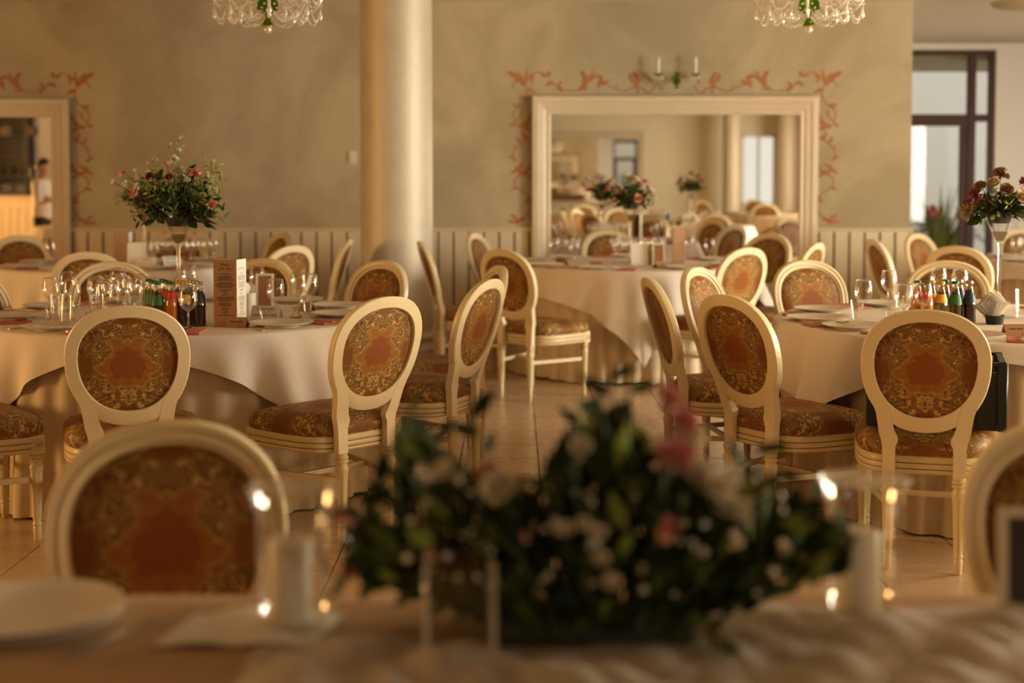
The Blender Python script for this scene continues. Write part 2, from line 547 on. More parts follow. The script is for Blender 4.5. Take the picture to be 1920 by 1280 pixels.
def crystal():
    m, nt, out = new_mat('crystal')
    g = node(nt, 'ShaderNodeBsdfGlass', {'Color': (1.0, 0.95, 0.86, 1), 'Roughness': 0.05, 'IOR': 1.6})
    s = node(nt, 'ShaderNodeBsdfGlossy', {'Color': (1.0, 0.93, 0.82, 1), 'Roughness': 0.12})
    d = node(nt, 'ShaderNodeBsdfTranslucent', {'Color': (0.92, 0.84, 0.72, 1)})
    df = node(nt, 'ShaderNodeBsdfDiffuse', {'Color': (0.95, 0.89, 0.80, 1)})
    d = node(nt, 'ShaderNodeMixShader', {0: 0.6, 1: d.outputs[0], 2: df.outputs[0]})
    a = node(nt, 'ShaderNodeMixShader', {0: 0.4, 1: g.outputs[0], 2: s.outputs[0]})
    b = node(nt, 'ShaderNodeMixShader', {0: 0.5, 1: a.outputs[0], 2: d.outputs[0]})
    nt.links.new(b.outputs[0], out.inputs[0])
crystal()
def mirror_mat():
    m, nt, out = new_mat('mirror_silver')
    n = noise(nt, coords(nt), 3.0, 2)
    col = mix(nt, n.outputs[0], (0.86, 0.82, 0.75), (0.89, 0.85, 0.79))
    principled(nt, out, col=col, rough=0.0, metal=1.0)
mirror_mat()
def tulle():
    m, nt, out = new_mat('tulle')
    t = node(nt, 'ShaderNodeBsdfTransparent', {'Color': (1, 1, 1, 1)})
    n = noise(nt, coords(nt), 25.0, 3)
    d = node(nt, 'ShaderNodeBsdfPrincipled', {'Base Color': (0.74, 0.62, 0.46, 1), 'Roughness': 0.5, 'Sheen Weight': 0.6})
    f = math_(nt, 'ADD', 0.35, math_(nt, 'MULTIPLY', n.outputs[0], 0.35))
    mx = node(nt, 'ShaderNodeMixShader', {0: f, 1: t.outputs[0], 2: d.outputs[0]})
    nt.links.new(mx.outputs[0], out.inputs[0])
tulle()

# ------------------------------------------------------------------ the room
CZ = 2.89
XL, XR, YB, YF, YD = -10.0, 7.2, -10.0, 12.0, 16.3
XC = 3.36            # free end of the mirror wall
def slab(name, mat, *boxes):
    b = MB()
    for q in boxes:
        b.box(*q)
    return struct(b.build(name, mat, angle=0))

floor = slab('floor', 'grout', (XL - 0.2, XR + 0.2, YB - 0.2, YD + 0.2, -0.12, -0.004))
TP, TX, TY = 0.385, 0.13, 8.91
tile = MB()
g = 0.0022
tile.add([(g, g, -0.004), (TP - g, g, -0.004), (TP - g, TP - g, -0.004), (g, TP - g, -0.004),
          (g + .0015, g + .0015, 0), (TP - g - .0015, g + .0015, 0), (TP - g - .0015, TP - g - .0015, 0), (g + .0015, TP - g - .0015, 0)],
         [(4, 5, 6, 7), (0, 1, 5, 4), (1, 2, 6, 5), (2, 3, 7, 6), (3, 0, 4, 7)])
tile_me = tile.mesh('floor_tile', 'floor_tile', 0)
rest = MB()
nt_ = 0
for i in range(-27, 20):
    for j in range(-52, 20):
        x, y = TX + i * TP, TY + j * TP
        if x < XL - .1 or x > XR - .2 or y < YB - .1 or y > YD - .2:
            continue
        if -8 <= i <= 7 and -12 <= j <= 5 and nt_ < 300:
            nt_ += 1
            inst(tile_me, 'floor_tile', floor, Matrix.Translation((x, y, 0)))
        else:
            rest.merge(tile, Matrix.Translation((x, y, 0)))
o = rest.build('floor_tiles', 'floor_tile', floor, angle=0)
stuff(o)

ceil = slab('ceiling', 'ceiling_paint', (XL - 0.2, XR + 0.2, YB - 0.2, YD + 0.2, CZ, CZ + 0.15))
wall_back = slab('wall_back', 'ochre_stucco', (XL, XC, YF, YF + 0.25, 0, CZ))
slab('wall_passage', 'cream_wall', (XC - 0.25, XC, YF + 0.25, YD, 0, CZ))
b = MB()
b.loops([[(XL, YF - u, CZ - w) for (u, w) in ((0, 0.045), (0.012, 0.04), (0.018, 0.022), (0.04, 0.012), (0.05, 0.0))],
         [(XC, YF - u, CZ - w) for (u, w) in ((0, 0.045), (0.012, 0.04), (0.018, 0.022), (0.04, 0.012), (0.05, 0.0))]], closed_u=False)
struct(b.build('trim_1', 'ceiling_paint', angle=50))

# wainscot of upright boards along the mirror wall
back = MB().box(XL, XC + 0.004, YF - 0.004, YF, 0.0, 0.93)
back.build('wainscot_backing', 'plank_shadow_gap', wall_back, angle=0)
PP = 0.1285
pl = MB()
pl.loops([[(0.007, 0, z), (0.012, -0.012, z), (PP - 0.012, -0.012, z), (PP - 0.007, 0, z)] for z in (0.10, 0.925)], closed_u=True, cap0=True, cap1=True)
pl_me = pl.mesh('wainscot_plank', 'plank_paint', 30)
k = 0
while XC - (k + 1) * PP > XL:
    inst(pl_me, 'wainscot_plank', wall_back, Matrix.Translation((XC - (k + 1) * PP, YF - 0.004, 0)))
    k += 1
cap = MB()
prof = [(0, 0.915), (-0.016, 0.915), (-0.018, 0.928), (-0.030, 0.934), (-0.032, 0.948), (-0.024, 0.953), (0, 0.953)]
cap.loops([[(x, YF + u, z) for u, z in prof] for x in (XL, XC + 0.025)], closed_u=True, cap0=True, cap1=True)
cap.build('wainscot_cap', 'plank_paint', wall_back)
bb = MB().loops([[(x, YF + u, z) for u, z in ((0, 0), (-0.02, 0), (-0.02, 0.085), (-0.012, 0.10), (0, 0.10))] for x in (XL, XC + 0.004)], cap0=True, cap1=True)
struct(bb.build('baseboard_back', 'plank_paint'))

# passage end wall with the glazed door
DX0, DX1 = 4.28, 5.52
slab('wall_door', 'cream_wall', (XC - .25, DX0, YD, YD + 0.2, 0, CZ), (DX1, XR + .2, YD, YD + 0.2, 0, CZ), (DX0, DX1, YD, YD + .2, 2.815, CZ))
wd = bpy.data.objects['wall_door']
pl2 = MB().box(0.006, 0.094, -0.012, 0, 0.1, 0.93)
pl2_me = pl2.mesh('wainscot_plank', 'cream_wall', 0)
for k in range(16):
    inst(pl2_me, 'wainscot_plank', wd, Matrix.Translation((DX1 + 0.06 + k * 0.1, YD, 0)))
MB().box(DX1 + .05, XR, YD - .03, YD, .93, .955).build('wainscot_cap', 'cream_wall', wd, 0)
door = thing('door_1', 'tall dark brown glazed door with transom and sidelight leading outdoors', 'door', (DX0, YD, 0))
struct(door)
def bar(name, x0, x1, z0, z1, par=door, d=0.07, mat='door_wood', y=0.0):
    return MB().bevbox(x0 - DX0, x1 - DX0, y, y + d, z0, z1, 0.006).build(name, mat, par)
bar('jamb', DX0, DX0 + .07, 0, 2.815)
bar('jamb', 5.445, 5.52, 0, 2.815)
bar('head', DX0 + .07, 5.445, 2.755, 2.815)
bar('mullion', 5.205, 5.300, 0, 2.755)
bar('transom_bar', DX0 + .07, 5.205, 1.950, 2.085)
bar('transom_bar', 5.30, 5.445, 2.00, 2.085)
lf = thing('leaf', '', '', (0, 0.01, 0))
for kx in ('label', 'category'):
    del lf[kx]
lf.parent = door
bar('stile', 5.125, 5.203, 0.01, 1.948, lf, 0.05)
bar('stile', DX0 + .072, DX0 + .15, 0.01, 1.948, lf, 0.05)
bar('bottom_rail', DX0 + .15, 5.125, 0.01, 0.22, lf, 0.05)
hd = MB().tube([(5.155 - DX0, -0.005, 1.02), (5.155 - DX0, -0.05, 1.02), (5.06 - DX0, -0.055, 1.02)], 0.009, 8)
hd.build('handle', 'steel', lf)
def pane(x0, x1, z0, z1, par=door, y=0.03):
    return MB().box(x0 - DX0, x1 - DX0, y, y + 0.006, z0, z1).build('pane', 'pane_glass', par, 0)
pane(DX0 + .07, 5.205, 2.085, 2.755)
pane(5.30, 5.445, 2.085, 2.755)
pane(5.30, 5.445, 0.02, 2.00)
pane(DX0 + .15, 5.125, 0.22, 1.948, lf)

# other walls, with their windows
def window(n, x, y, z, face, w, h, par_name):
    t = bpy.data.objects.new('window_%d' % n, None)
    COL.objects.link(t)
    struct(t)
    t.location = (x, y, z)
    t.rotation_euler = (0, 0, {'W': R(-90), 'E': R(90), 'N': R(180)}[face])
    # local x along the wall, +y to the outside
    fr = MB()
    for (a, bb_, c, d) in ((-w / 2, w / 2, -h / 2, -h / 2 + .06), (-w / 2, w / 2, h / 2 - .06, h / 2), (-w / 2, -w / 2 + .06, -h / 2, h / 2), (w / 2 - .06, w / 2, -h / 2, h / 2)):
        fr.box(a, bb_, -0.02, 0.04, c, d)
    fr.build('window_frame', 'render_white', t, 0)
    MB().box(-0.03, 0.03, -0.015, 0.035, -h / 2 + .06, h / 2 - .06).build('mullion', 'render_white', t, 0)
    for sx in (-1, 1):
        MB().box(min(sx * .03, sx * (w / 2 - .06)), max(sx * .03, sx * (w / 2 - .06)), 0.008, 0.014, -h / 2 + .06, h / 2 - .06).build('pane', 'pane_glass', t, 0)
    MB().box(-w / 2 - .05, w / 2 + .05, -0.16, 0.0, -h / 2 - .04, -h / 2).build('window_sill', 'render_white', t, 0)
    return t
def wall_with_holes(name, mat, axis, c0, c1, lo, hi, holes):
    """axis 'x': wall runs along y at x in [c0,c1]; axis 'y': runs along x"""
    b = MB()
    cur = lo
    def seg(a, bq, z0, z1):
        if axis == 'x':
            b.box(c0, c1, a, bq, z0, z1)
        else:
            b.box(a, bq, c0, c1, z0, z1)
    for (a, bq, z0, z1) in sorted(holes):
        seg(cur, a, 0, CZ)
        seg(a, bq, 0, z0)
        seg(a, bq, z1, CZ)
        cur = bq
    seg(cur, hi, 0, CZ)
    return struct(b.build(name, mat, angle=0))
holes = {'W': [], 'E': [], 'N': []}
for n, (x, y, z, face, w, h, rad, col) in enumerate(DAY):
    cxy = y if face in 'WE' else x
    holes[face].append((cxy - w / 2, cxy + w / 2, z - h / 2, z + h / 2))
    px = {'W': XR + 0.03, 'E': XL - 0.03, 'N': x}[face]
    py = {'W': y, 'E': y, 'N': YB - 0.03}[face]
    window(n + 1, px, py, z, face, w, h, '')
wall_with_holes('wall_right', 'cream_wall', 'x', XR, XR + 0.12, YB, YD, holes['W'])
wall_with_holes('wall_left', 'ochre_stucco', 'x', XL - 0.12, XL, YB, YF, holes['E'])
wall_with_holes('wall_front', 'ochre_brightened', 'y', YB - 0.12, YB, XL - .12, XR + .12, holes['N'])

# round pearl-plaster columns
def column(x, y, r, label, mat='pearl_plaster'):
    t = thing('column', label, 'column', (x, y, 0))
    s = r / 0.27
    MB().bevbox(-.36 * s, .36 * s, -.36 * s, .36 * s, 0, 0.09, 0.008).build('plinth', mat, t)
    base = [(.345, .09), (.355, .105), (.358, .125), (.345, .145), (.32, .155), (.305, .165), (.305, .18), (.315, .19), (.318, .205), (.308, .22), (.285, .228), (.275, .245)]
    MB().lathe([(q * s, z) for q, z in base], 48).build('base', mat, t)
    MB().lathe([(.2725 * s, .24), (.27 * s, .3), (.27 * s, 1.0), (.268 * s, 1.8), (.266 * s, CZ)], 64).build('shaft', mat, t)
    return t
column(-0.86, 10.62, 0.27, 'round pearly plaster column standing between the two wall mirrors')
column(5.11, -9.3, 0.20, 'slim pale column left of the bright window reflected in the centre mirror', 'mirror_frame_paint')
column(6.41, -9.3, 0.20, 'slim pale column right of the bright window reflected in the centre mirror', 'mirror_frame_paint')

# framed wall mirrors
FP = [(0, 0), (0, .036), (.008, .046), (.050, .050), (.058, .044), (.066, .034), (.078, .036), (.088, .030), (.098, .034), (.110, .030), (.120, .018), (.134, .024), (.146, .022), (.154, .012), (.160, .004)]
def wall_mirror(x0, x1, z0, z1, y, face, label):
    t = thing('wall_mirror', label, 'mirror', ((x0 + x1) / 2, y, z0))
    w, h = x1 - x0, z1 - z0
    if face > 0:
        t.rotation_euler = (0, 0, PI)
    rings = []
    for (sx, sz) in ((-1, 0), (1, 0), (1, 1), (-1, 1)):
        ring = []
        for (u, d) in FP:
            ring.append((sx * (w / 2 - u), -d, (h - u) if sz else u))
        rings.append(ring)
    rails = ('frame_rail', 'frame_stile', 'frame_rail', 'frame_stile')
    for k in range(4):
        MB().loops([rings[k], rings[(k + 1) % 4]], closed_u=False).build(rails[k], 'mirror_frame_paint', t, 35)
    gx, gz0, gz1 = w / 2 - .150, .150, h - .150
    MB().box(-gx, gx, -0.0065, -0.001, gz0, gz1).build('mirror_glass', 'mirror_silver', t, 0)
    return t
YW = YF - 0.034
wall_mirror(0.167, 2.566, 0.42, 2.058, YW, -1, 'large cream framed mirror on the wall behind the middle table')
wall_mirror(-6.11, -3.712, 0.42, 2.035, YW, -1, 'cream framed mirror at the far left reflecting the bar and waitress')
wall_mirror(0.3, 3.15, 0.6, 2.40, YB + 0.001, 1, 'framed mirror on the opposite wall, seen reflected in the centre mirror')

# painted acanthus scrolls round the mirrors (strokes traced on the wall, metres from the mirror's upper right corner)
STROKES = [
    # corner spray
    ([(1045, 320), (1052, 290), (1060, 260)], 9, 's'), ([(1060, 262), (1110, 215), (1185, 170)], 34, 'l'), ([(1062, 258), (1085, 215), (1118, 172)], 14, 'l'),
    ([(1060, 262), (1052, 205), (1046, 155)], 16, 'l'), ([(1052, 232), (1010, 190), (960, 175), (905, 200)], 9, 's'), ([(1000, 188), (1016, 220), (1004, 252)], 18, 'l'),
    ([(1050, 300), (1025, 300), (985, 322)], 20, 'l'), ([(1085, 240), (1130, 245), (1152, 270), (1130, 285)], 9, 's'), ([(900, 205), (893, 185), (890, 165)], 22, 'l'), ([(905, 203), (925, 198), (950, 185)], 16, 'l'),
    # right side strip
    ([(1042, 318), (1055, 370), (1090, 405), (1120, 412)], 9, 's'), ([(1090, 408), (1120, 412), (1148, 396)], 20, 'l'), ([(1095, 410), (1132, 440), (1142, 480), (1128, 525)], 9, 's'),
    ([(1128, 525), (1145, 545), (1172, 548)], 16, 'l'), ([(1085, 440), (1090, 480), (1132, 525)], 12, 's'), ([(1112, 552), (1065, 545), (1032, 505), (1016, 460)], 26, 'l'), ([(1018, 580), (1060, 562), (1105, 548)], 22, 'l'),
    ([(1030, 642), (1062, 628), (1080, 588)], 22, 'l'), ([(1036, 638), (1090, 670), (1132, 720), (1146, 765)], 11, 's'), ([(1146, 760), (1135, 785), (1112, 795)], 14, 'l'), ([(1092, 668), (1112, 648), (1118, 622)], 16, 'l'),
    ([(1130, 715), (1138, 700), (1136, 684)], 9, 'l'), ([(1146, 768), (1160, 770), (1178, 762)], 10, 'l'), ([(1010, 808), (1030, 855), (1075, 885)], 24, 'l'), ([(1010, 912), (1060, 888), (1118, 868), (1160, 888)], 18, 'l'),
    ([(1072, 820), (1112, 848), (1160, 890)], 20, 'l'), ([(1075, 885), (1122, 912), (1132, 955), (1112, 990)], 10, 's'), ([(1108, 985), (1135, 990), (1158, 998)], 14, 'l'), ([(1110, 990), (1080, 1008), (1050, 1030), (1034, 1070)], 9, 's'),
    ([(1034, 1040), (1030, 1070), (1064, 1082)], 20, 'l'), ([(1028, 1080), (1026, 1140), (1055, 1190), (1105, 1222)], 9, 's'), ([(1060, 1196), (1120, 1226), (1186, 1220)], 22, 'l'), ([(1108, 1222), (1135, 1190), (1165, 1175)], 18, 'l'), ([(1002, 1212), (1018, 1195), (1032, 1170)], 14, 'l'),
    # top strip
    ([(912, 272), (880, 248), (842, 266)], 18, 'l'), ([(800, 312), (828, 275), (800, 240)], 18, 'l'), ([(620, 290), (680, 300), (750, 306), (800, 290), (822, 262)], 8, 's'), ([(645, 275), (632, 222), (668, 162)], 32, 'l'),
    ([(640, 252), (608, 226), (560, 192)], 24, 'l'), ([(600, 215), (598, 190), (566, 165)], 10, 's'), ([(560, 200), (525, 220), (552, 296)], 20, 'l'), ([(550, 245), (505, 252), (476, 228)], 20, 'l'), ([(640, 300), (660, 282), (690, 292)], 14, 'l'),
    ([(400, 300), (450, 280), (510, 252)], 8, 's'), ([(285, 268), (340, 300), (400, 302), (416, 262)], 9, 's'), ([(290, 288), (270, 232), (302, 172)], 28, 'l'), ([(296, 250), (318, 215), (322, 180)], 16, 'l'),
    ([(282, 288), (235, 288), (192, 322), (155, 292), (140, 258)], 11, 's'), ([(172, 250), (182, 225), (198, 208)], 16, 'l'), ([(262, 318), (272, 310), (282, 318)], 12, 'l'),
]
def scroll_border(x_edge, x_sym, z_shift, label, both=True):
    """x_edge: the frame's right outer edge; x_sym: the mirror's middle"""
    k = 3.765 * 222.2
    t = thing('painted_scroll_border', label, 'mural', (x_sym, YF, 0))
    for mirror in ((0, 1) if both else (0,)):
        b = MB()
        for si, (pts, w, kind) in enumerate(STROKES):
            c = catmull([(p[0], p[1], 0) for p in pts], 7)
            n = len(c)
            L, Rr = [], []
            for i, p in enumerate(c):
                tn_ = (c[min(i + 1, n - 1)] - c[max(i - 1, 0)]).normalized()
                q = i / (n - 1)
                if kind == 'l':
                    ww = w * 0.68 * (math.sin(PI * min(1, 0.16 + 0.84 * q)) ** 0.75) * (1 + 0.22 * math.sin(q * 17))
                else:
                    ww = w * 0.62 * (1 - 0.45 * q)
                nx, ny = -tn_.y, tn_.x
                L.append((p.x + nx * ww, p.y + ny * ww))
                Rr.append((p.x - nx * ww, p.y - ny * ww))
            def W(p):
                x = x_edge + (p[0] - 1012) / k
                z = 1.41 + (325 - 90 - p[1] / 3.765) / 222.2 + z_shift
                return (x_sym - x if mirror else x - x_sym, z)
            vs, fs = [], []
            for i in range(n):
                for q in (L[i], Rr[i]):
                    x, z = W(q)
                    vs.append((x, -0.0004, z))
                    vs.append((x, -0.0015 - si * 0.00004, z))
            for i in range(n - 1):
                a = i * 4
                fs += [(a + 1, a + 3, a + 7, a + 5), (a, a + 1, a + 5, a + 4), (a + 2, a + 6, a + 7, a + 3)]
            b.add(vs, fs)
        b.build('scroll_spray', 'mural_paint', t, 0)
    return t
scroll_border(2.566, 1.3665, 0.0, 'rust coloured painted leaf scrolls framing the centre mirror')
scroll_border(-3.712, -4.911, -0.01, 'rust coloured painted leaf scrolls beside the left mirror')

# light switch
sw = thing('light_switch', 'cream light switch on the ochre wall left of the column', 'switch', (-1.345, YF, 1.545))
MB().bevbox(-.036, .036, -.010, 0, -.056, .056, .003).build('plate', 'switch_plastic', sw)
MB().bevbox(-.022, .022, -.015, -.009, -.04, .04, .002).build('rocker', 'switch_plastic', sw)

# dish lamp on the passage ceiling
cl = thing('ceiling_lamp', 'olive dish lamp on the ceiling above the door passage', 'lamp', (4.18, 11.7, CZ))
MB().lathe([(.02, 0), (.13, 0), (.13, -.03), (.1, -.035)], 32).build('canopy', 'lamp_olive', cl)
MB().lathe([(.001, -.150), (.10, -.148), (.19, -.135), (.25, -.11), (.27, -.085), (.262, -.085), (.2, -.10), (.1, -.035)], 40, close=False).build('dish', 'lamp_olive', cl)

# ------------------------------------------------------------------ outside the glazed door
ext = slab('ground_outside', 'paving', (-2, 14, YD + .2, 26, -0.15, -0.03))
slab('wall_outside', 'render_white', (-4, 16, 23.0, 23.4, -0.03, 5.0))
slab('trim_2', 'awning_khaki', (3.0, 7.5, YD + .2, 18.5, 2.72, 2.80))
bk = thing('bicycle', 'silver bicycle parked outside the glazed door', 'bicycle', (5.10, 18.6, -0.03), R(8))
for sx in (-.52, .52):
    wv = MB().tube([(sx + .33 * math.cos(a), 0, .35 + .33 * math.sin(a)) for a in [2 * PI * q / 32 for q in range(32)]], .018, 8, True)
    wh = wv.build('wheel', 'rubber', bk)
    sp = MB()
    for q in range(12):
        a = PI * q / 6
        sp.tube([(sx, 0, .35), (sx + .32 * math.cos(a), 0, .35 + .32 * math.sin(a))], .002, 4)
    sp.build('spokes', 'steel', wh)
for a, c in (((-.52, 0, .35), (-.18, 0, .35)), ((-.18, 0, .35), (-.28, 0, .82)), ((-.28, 0, .72), (.30, 0, .80)), ((-.18, 0, .35), (.31, 0, .74)), ((-.52, 0, .35), (-.27, 0, .74)), ((.52, 0, .35), (.28, 0, .95))):
    MB().tube([a, c], .018, 8).build('frame_tube', 'bicycle_silver', bk)
MB().tube([(.26, -.27, 1.03), (.30, -.15, 1.0), (.28, 0, .98), (.30, .15, 1.0), (.26, .27, 1.03)], .014, 8).build('handlebar', 'bicycle_silver', bk)
MB().loops([[(x, s * wq, .86 + dz) for s, dz in ((-1, 0), (-.6, .035), (.6, .035), (1, 0), (.6, -.02), (-.6, -.02))] for x, wq in ((-.42, .09), (-.36, .085), (-.25, .04), (-.14, .025))], cap0=True, cap1=True).build('saddle', 'rubber', bk)
fl = MB()
rnd = random.Random(5)
for k in range(26):
    fl.ball((rnd.uniform(.35, .55), rnd.uniform(-.14, .14), rnd.uniform(.84, 1.0)), rnd.uniform(.025, .045), 6, 4)
fb = MB().loops([[(x0, y0, z) for x0, y0 in ((.34 - e, -.15 - e), (.58 + e, -.15 - e), (.58 + e, .15 + e), (.34 - e, .15 + e))] for z, e in ((.66, 0), (.86, .03))], cap0=True)
bsk = fb.build('basket', 'bar_dark', bk)
fl.build('red_blossoms', 'flower_red', bsk)
def spiky_plant(x, y, h, seed, label):
    t = thing('potted_spiky_plant', label, 'plant', (x, y, -0.03))
    MB().lathe([(.11, 0), (.15, .24), (.165, .24), (.165, .28), (.14, .28)], 24).build('pot', 'clay_pot', t)
    rn = random.Random(seed)
    for k in range(60):
        a = rn.uniform(0, 2 * PI)
        tl = rn.uniform(.1, .75)
        ln = h * rn.uniform(.6, 1.0)
        w = rn.uniform(.018, .034)
        b = MB()
        vs, fs = [], []
        for q in range(6):
            s_ = q / 5
            rr = ln * s_ * math.sin(tl) * (1 + .4 * s_)
            z = .26 + ln * s_ * math.cos(tl) * (1 - .15 * s_ * tl)
            ww = w * (1 - s_ ** 2) + .001
            c = Vector((rr * math.cos(a), rr * math.sin(a), z))
            n = Vector((-math.sin(a), math.cos(a), 0))
            vs += [tuple(c - n * ww), tuple(c + n * ww + Vector((0, 0, .002)))]
        fs = [(2 * q, 2 * q + 1, 2 * q + 3, 2 * q + 2) for q in range(5)]
        b.add(vs, fs)
        b.build('leaf', ('leaf_light', 'leaf_mid', 'leaf_light')[k % 3], t)
    return t
spiky_plant(5.22, 17.35, 1.18, 1, 'potted plant with tall spiky leaves just outside the glazed door')
spiky_plant(6.7, 19.4, 1.0, 2, 'lower spiky potted plant behind the sidelight of the door')
bp = thing('sign_panel', 'pale blue upright panel standing outside behind the bicycle', 'panel', (5.05, 20.0, -.03))
MB().bevbox(-.22, .22, -.02, .02, .75, 1.42, .01).build('board', 'pale_blue_panel', bp)
for sx in (-.15, .15):
    MB().tube([(sx, 0, 0), (sx, 0, .76)], .015, 8).build('leg', 'bicycle_silver', bp)

# ------------------------------------------------------------------ oval-backed chairs
def yb(x, z):
    return -0.20 - (0.28 * (z - 0.47) if z > 0.47 else 0.0) + 0.30 * x * x
def egg(ax, z0, az, n=56, p=2.25, e=0.09):
    out = []
    for k in range(n):
        a = 2 * PI * k / n
        c, s = math.cos(a), math.sin(a)
        cx = math.copysign(abs(c) ** (2 / p), c)
        cz = math.copysign(abs(s) ** (2 / p), s)
        out.append((ax * cx * (1 + e * cz), z0 + az * cz))
    return out
def make_chair():
    t = thing('dining_chair', 'x', 'chair')
    inner, outer = egg(.1715, .7275, .1725), egg(.2175, .7225, .2225)
    XS = [(0, .004), (0, -.011), (.06, -.016), (.92, -.016), (1, -.012), (1, .010), (.93, .017), (.78, .019), (.70, .0125), (.58, .0115), (.50, .017), (.34, .0185), (.24, .010), (.10, .0095)]
    b = MB()
    rings = []
    for (i, o_) in zip(inner, outer):
        ring = []
        for (u, w) in XS:
            x, z = i[0] * (1 - u) + o_[0] * u, i[1] * (1 - u) + o_[1] * u
            ring.append((x, yb(x, z) + w, z))
        rings.append(ring)
    rings.append(rings[0])
    b.loops(rings)
    b.build('back_frame', 'ivory_lacquer', t, 38)
    # upholstered back pad, domed in front, flatter behind
    b = MB()
    rr = [0.0, .3, .55, .75, .88, .96, 1.0]
    seq = []
    for q in rr:
        seq.append([(x * q, yb(x * q, .7275 + (z - .7275) * q) + .003 + .026 * math.sqrt(max(0, 1 - q ** 2.6)), .7275 + (z - .7275) * q) for x, z in inner])
    for q in reversed(rr):
        seq.append([(x * q, yb(x * q, .7275 + (z - .7275) * q) - .003 - .005 * math.sqrt(max(0, 1 - q ** 2)), .7275 + (z - .7275) * q) for x, z in inner])
    b.loops(seq)
    b.build('back_pad', 'damask_back', t, 60)
    # shaped posts that run from the oval down to the rear legs
    edge = [(.345, .0985, .1415), (.40, .0985, .1420), (.445, .0985, .1436), (.462, .090, .1465), (.475, .090, .150), (.495, .100, .1555), (.53, .108, .160), (.567, .116, .1655), (.60, .128, .176), (.63, .144, .189), (.66, .160, .198)]
    for s in (-1, 1):
        b = MB()
        rings = []
        for z, a, c in edge:
            w0, w1 = (-.0168, .0135)
            rings.append([(s * a, yb(a, z) + w0, z), (s * c, yb(c, z) + w0, z), (s * c, yb(c, z) + w1, z), (s * a, yb(a, z) + w1, z)])
        b.loops(rings, cap0=True, cap1=True)
        b.build('post', 'ivory_lacquer', t, 30)
    # seat
    half = [(0, .245), (.14, .242), (.222, .230), (.248, .200), (.247, .12), (.237, 0), (.216, -.095), (.170, -.160), (.09, -.178), (0, -.181)]
    ctrl = half + [(-x, y) for x, y in reversed(half[1:-1])]
    ol = [(p.x, p.y) for p in catmull([(x, y, 0) for x, y in ctrl], 4, True)]
    n = len(ol)
    nrm = []
    for i in range(n):
        a, c = ol[i - 1], ol[(i + 1) % n]
        tx, ty = c[0] - a[0], c[1] - a[1]
        l = math.hypot(tx, ty)
        nrm.append((-ty / l, tx / l))
    # outline runs clockwise seen from above -> outward is (-ty, tx)
    b = MB()
    rings = []
    for q, z in ((.995, .408), (1.012, .420), (1.018, .436), (1.0, .455), (.94, .470), (.80, .482), (.55, .490), (.25, .493), (0.001, .494)):
        rings.append([(x * q, .02 + (y - .02) * q, z) for x, y in ol])
    b.loops(rings)
    b.build('seat', 'damask_seat', t, 70)
    b = MB()
    RP = [(-.03, .345), (-.004, .345), (.001, .348), (.004, .353), (.001, .360), (-.009, .362), (.001, .364), (.0045, .372), (.001, .381), (-.009, .383), (.001, .385), (.004, .393), (.001, .402), (-.003, .409), (-.03, .409)]
    b.loops([[(x + nx * w, y + ny * w, z) for (x, y), (nx, ny) in zip(ol, nrm)] for w, z in RP])
    b.build('seat_rail', 'rail_lacquer', t, 50)
    # turned and fluted legs
    LP = [(.010, 0), (.0135, .004), (.0165, .050), (.0135, .058), (.0175, .062), (.0180, .068), (.0145, .074), (.0160, .085), (.0165, .092), (.0230, .262), (.0235, .270), (.0262, .280), (.0262, .290), (.0205, .300), (.0200, .306), (.0255, .311), (.0255, .318), (.0205, .322), (.0255, .326), (.0255, .333), (.0225, .336), (.0225, .345)]
    def flute(k, z, a):
        return 1 - (.17 * max(0, math.cos(8 * a)) if k in (8, 9) else 0)
    leg = MB().lathe(LP, 32, mod=flute).mesh('leg', 'rail_lacquer', 42)
    fx, fy, rx, ry = .222, .205, .120, -.2015
    for s in (-1, 1):
        inst(leg, 'leg', t, Matrix.Translation((s * fx, fy, 0)))
        inst(leg, 'leg', t, Matrix.Translation((s * rx, ry, 0)))
        cb = MB().bevbox(-.0275, .0275, -.0275, .0275, .340, .412, .003).build('corner_block', 'ivory_lacquer', t, 30, (s * fx, fy, 0))
        for rot in (0, -s * PI / 2):
            ros = MB()
            ros.lathe([(.019, 0), (.019, .0025), (.016, .0035), (.014, .0015)], 20)
            for q in range(6):
                a = q * PI / 3
                ros.ball((.0085 * math.cos(a), .0085 * math.sin(a), .002), .0042, 6, 4)
            ros.ball((0, 0, .003), .004, 6, 4)
            M = Matrix.Rotation(rot, 4, 'Z') @ Matrix.Translation((0, .0272, .376)) @ Matrix.Rotation(-PI / 2, 4, 'X')
            rm = MB().merge(ros, M)
            rm.build('rosette', 'rail_lacquer', cb, 40)
        d = Vector((s * rx, ry, 0)) - Vector((s * fx, fy, 0))
        L = d.length
        M = Matrix.Translation((s * fx, fy, .238)) @ Matrix.Rotation(math.atan2(d.y, d.x), 4, 'Z')
        MB().box(.015, L - .015, -.007, .007, -.011, .011, M).build('stretcher', 'rail_lacquer', t, 30)
    MB().box(-.172, .172, -.007, .007, .228, .248).build('cross_stretcher', 'rail_lacquer', t, 30)
    return t
CH = Proto(make_chair())
GA = 'chairs at the left front table'
GB = 'chairs at the far left table'
GC = 'chairs at the middle table'
GD = 'chairs at the right front table'
GE = 'chairs at the far right table'
GF = 'chairs at the head table'
GG = 'chairs at the table behind the camera'
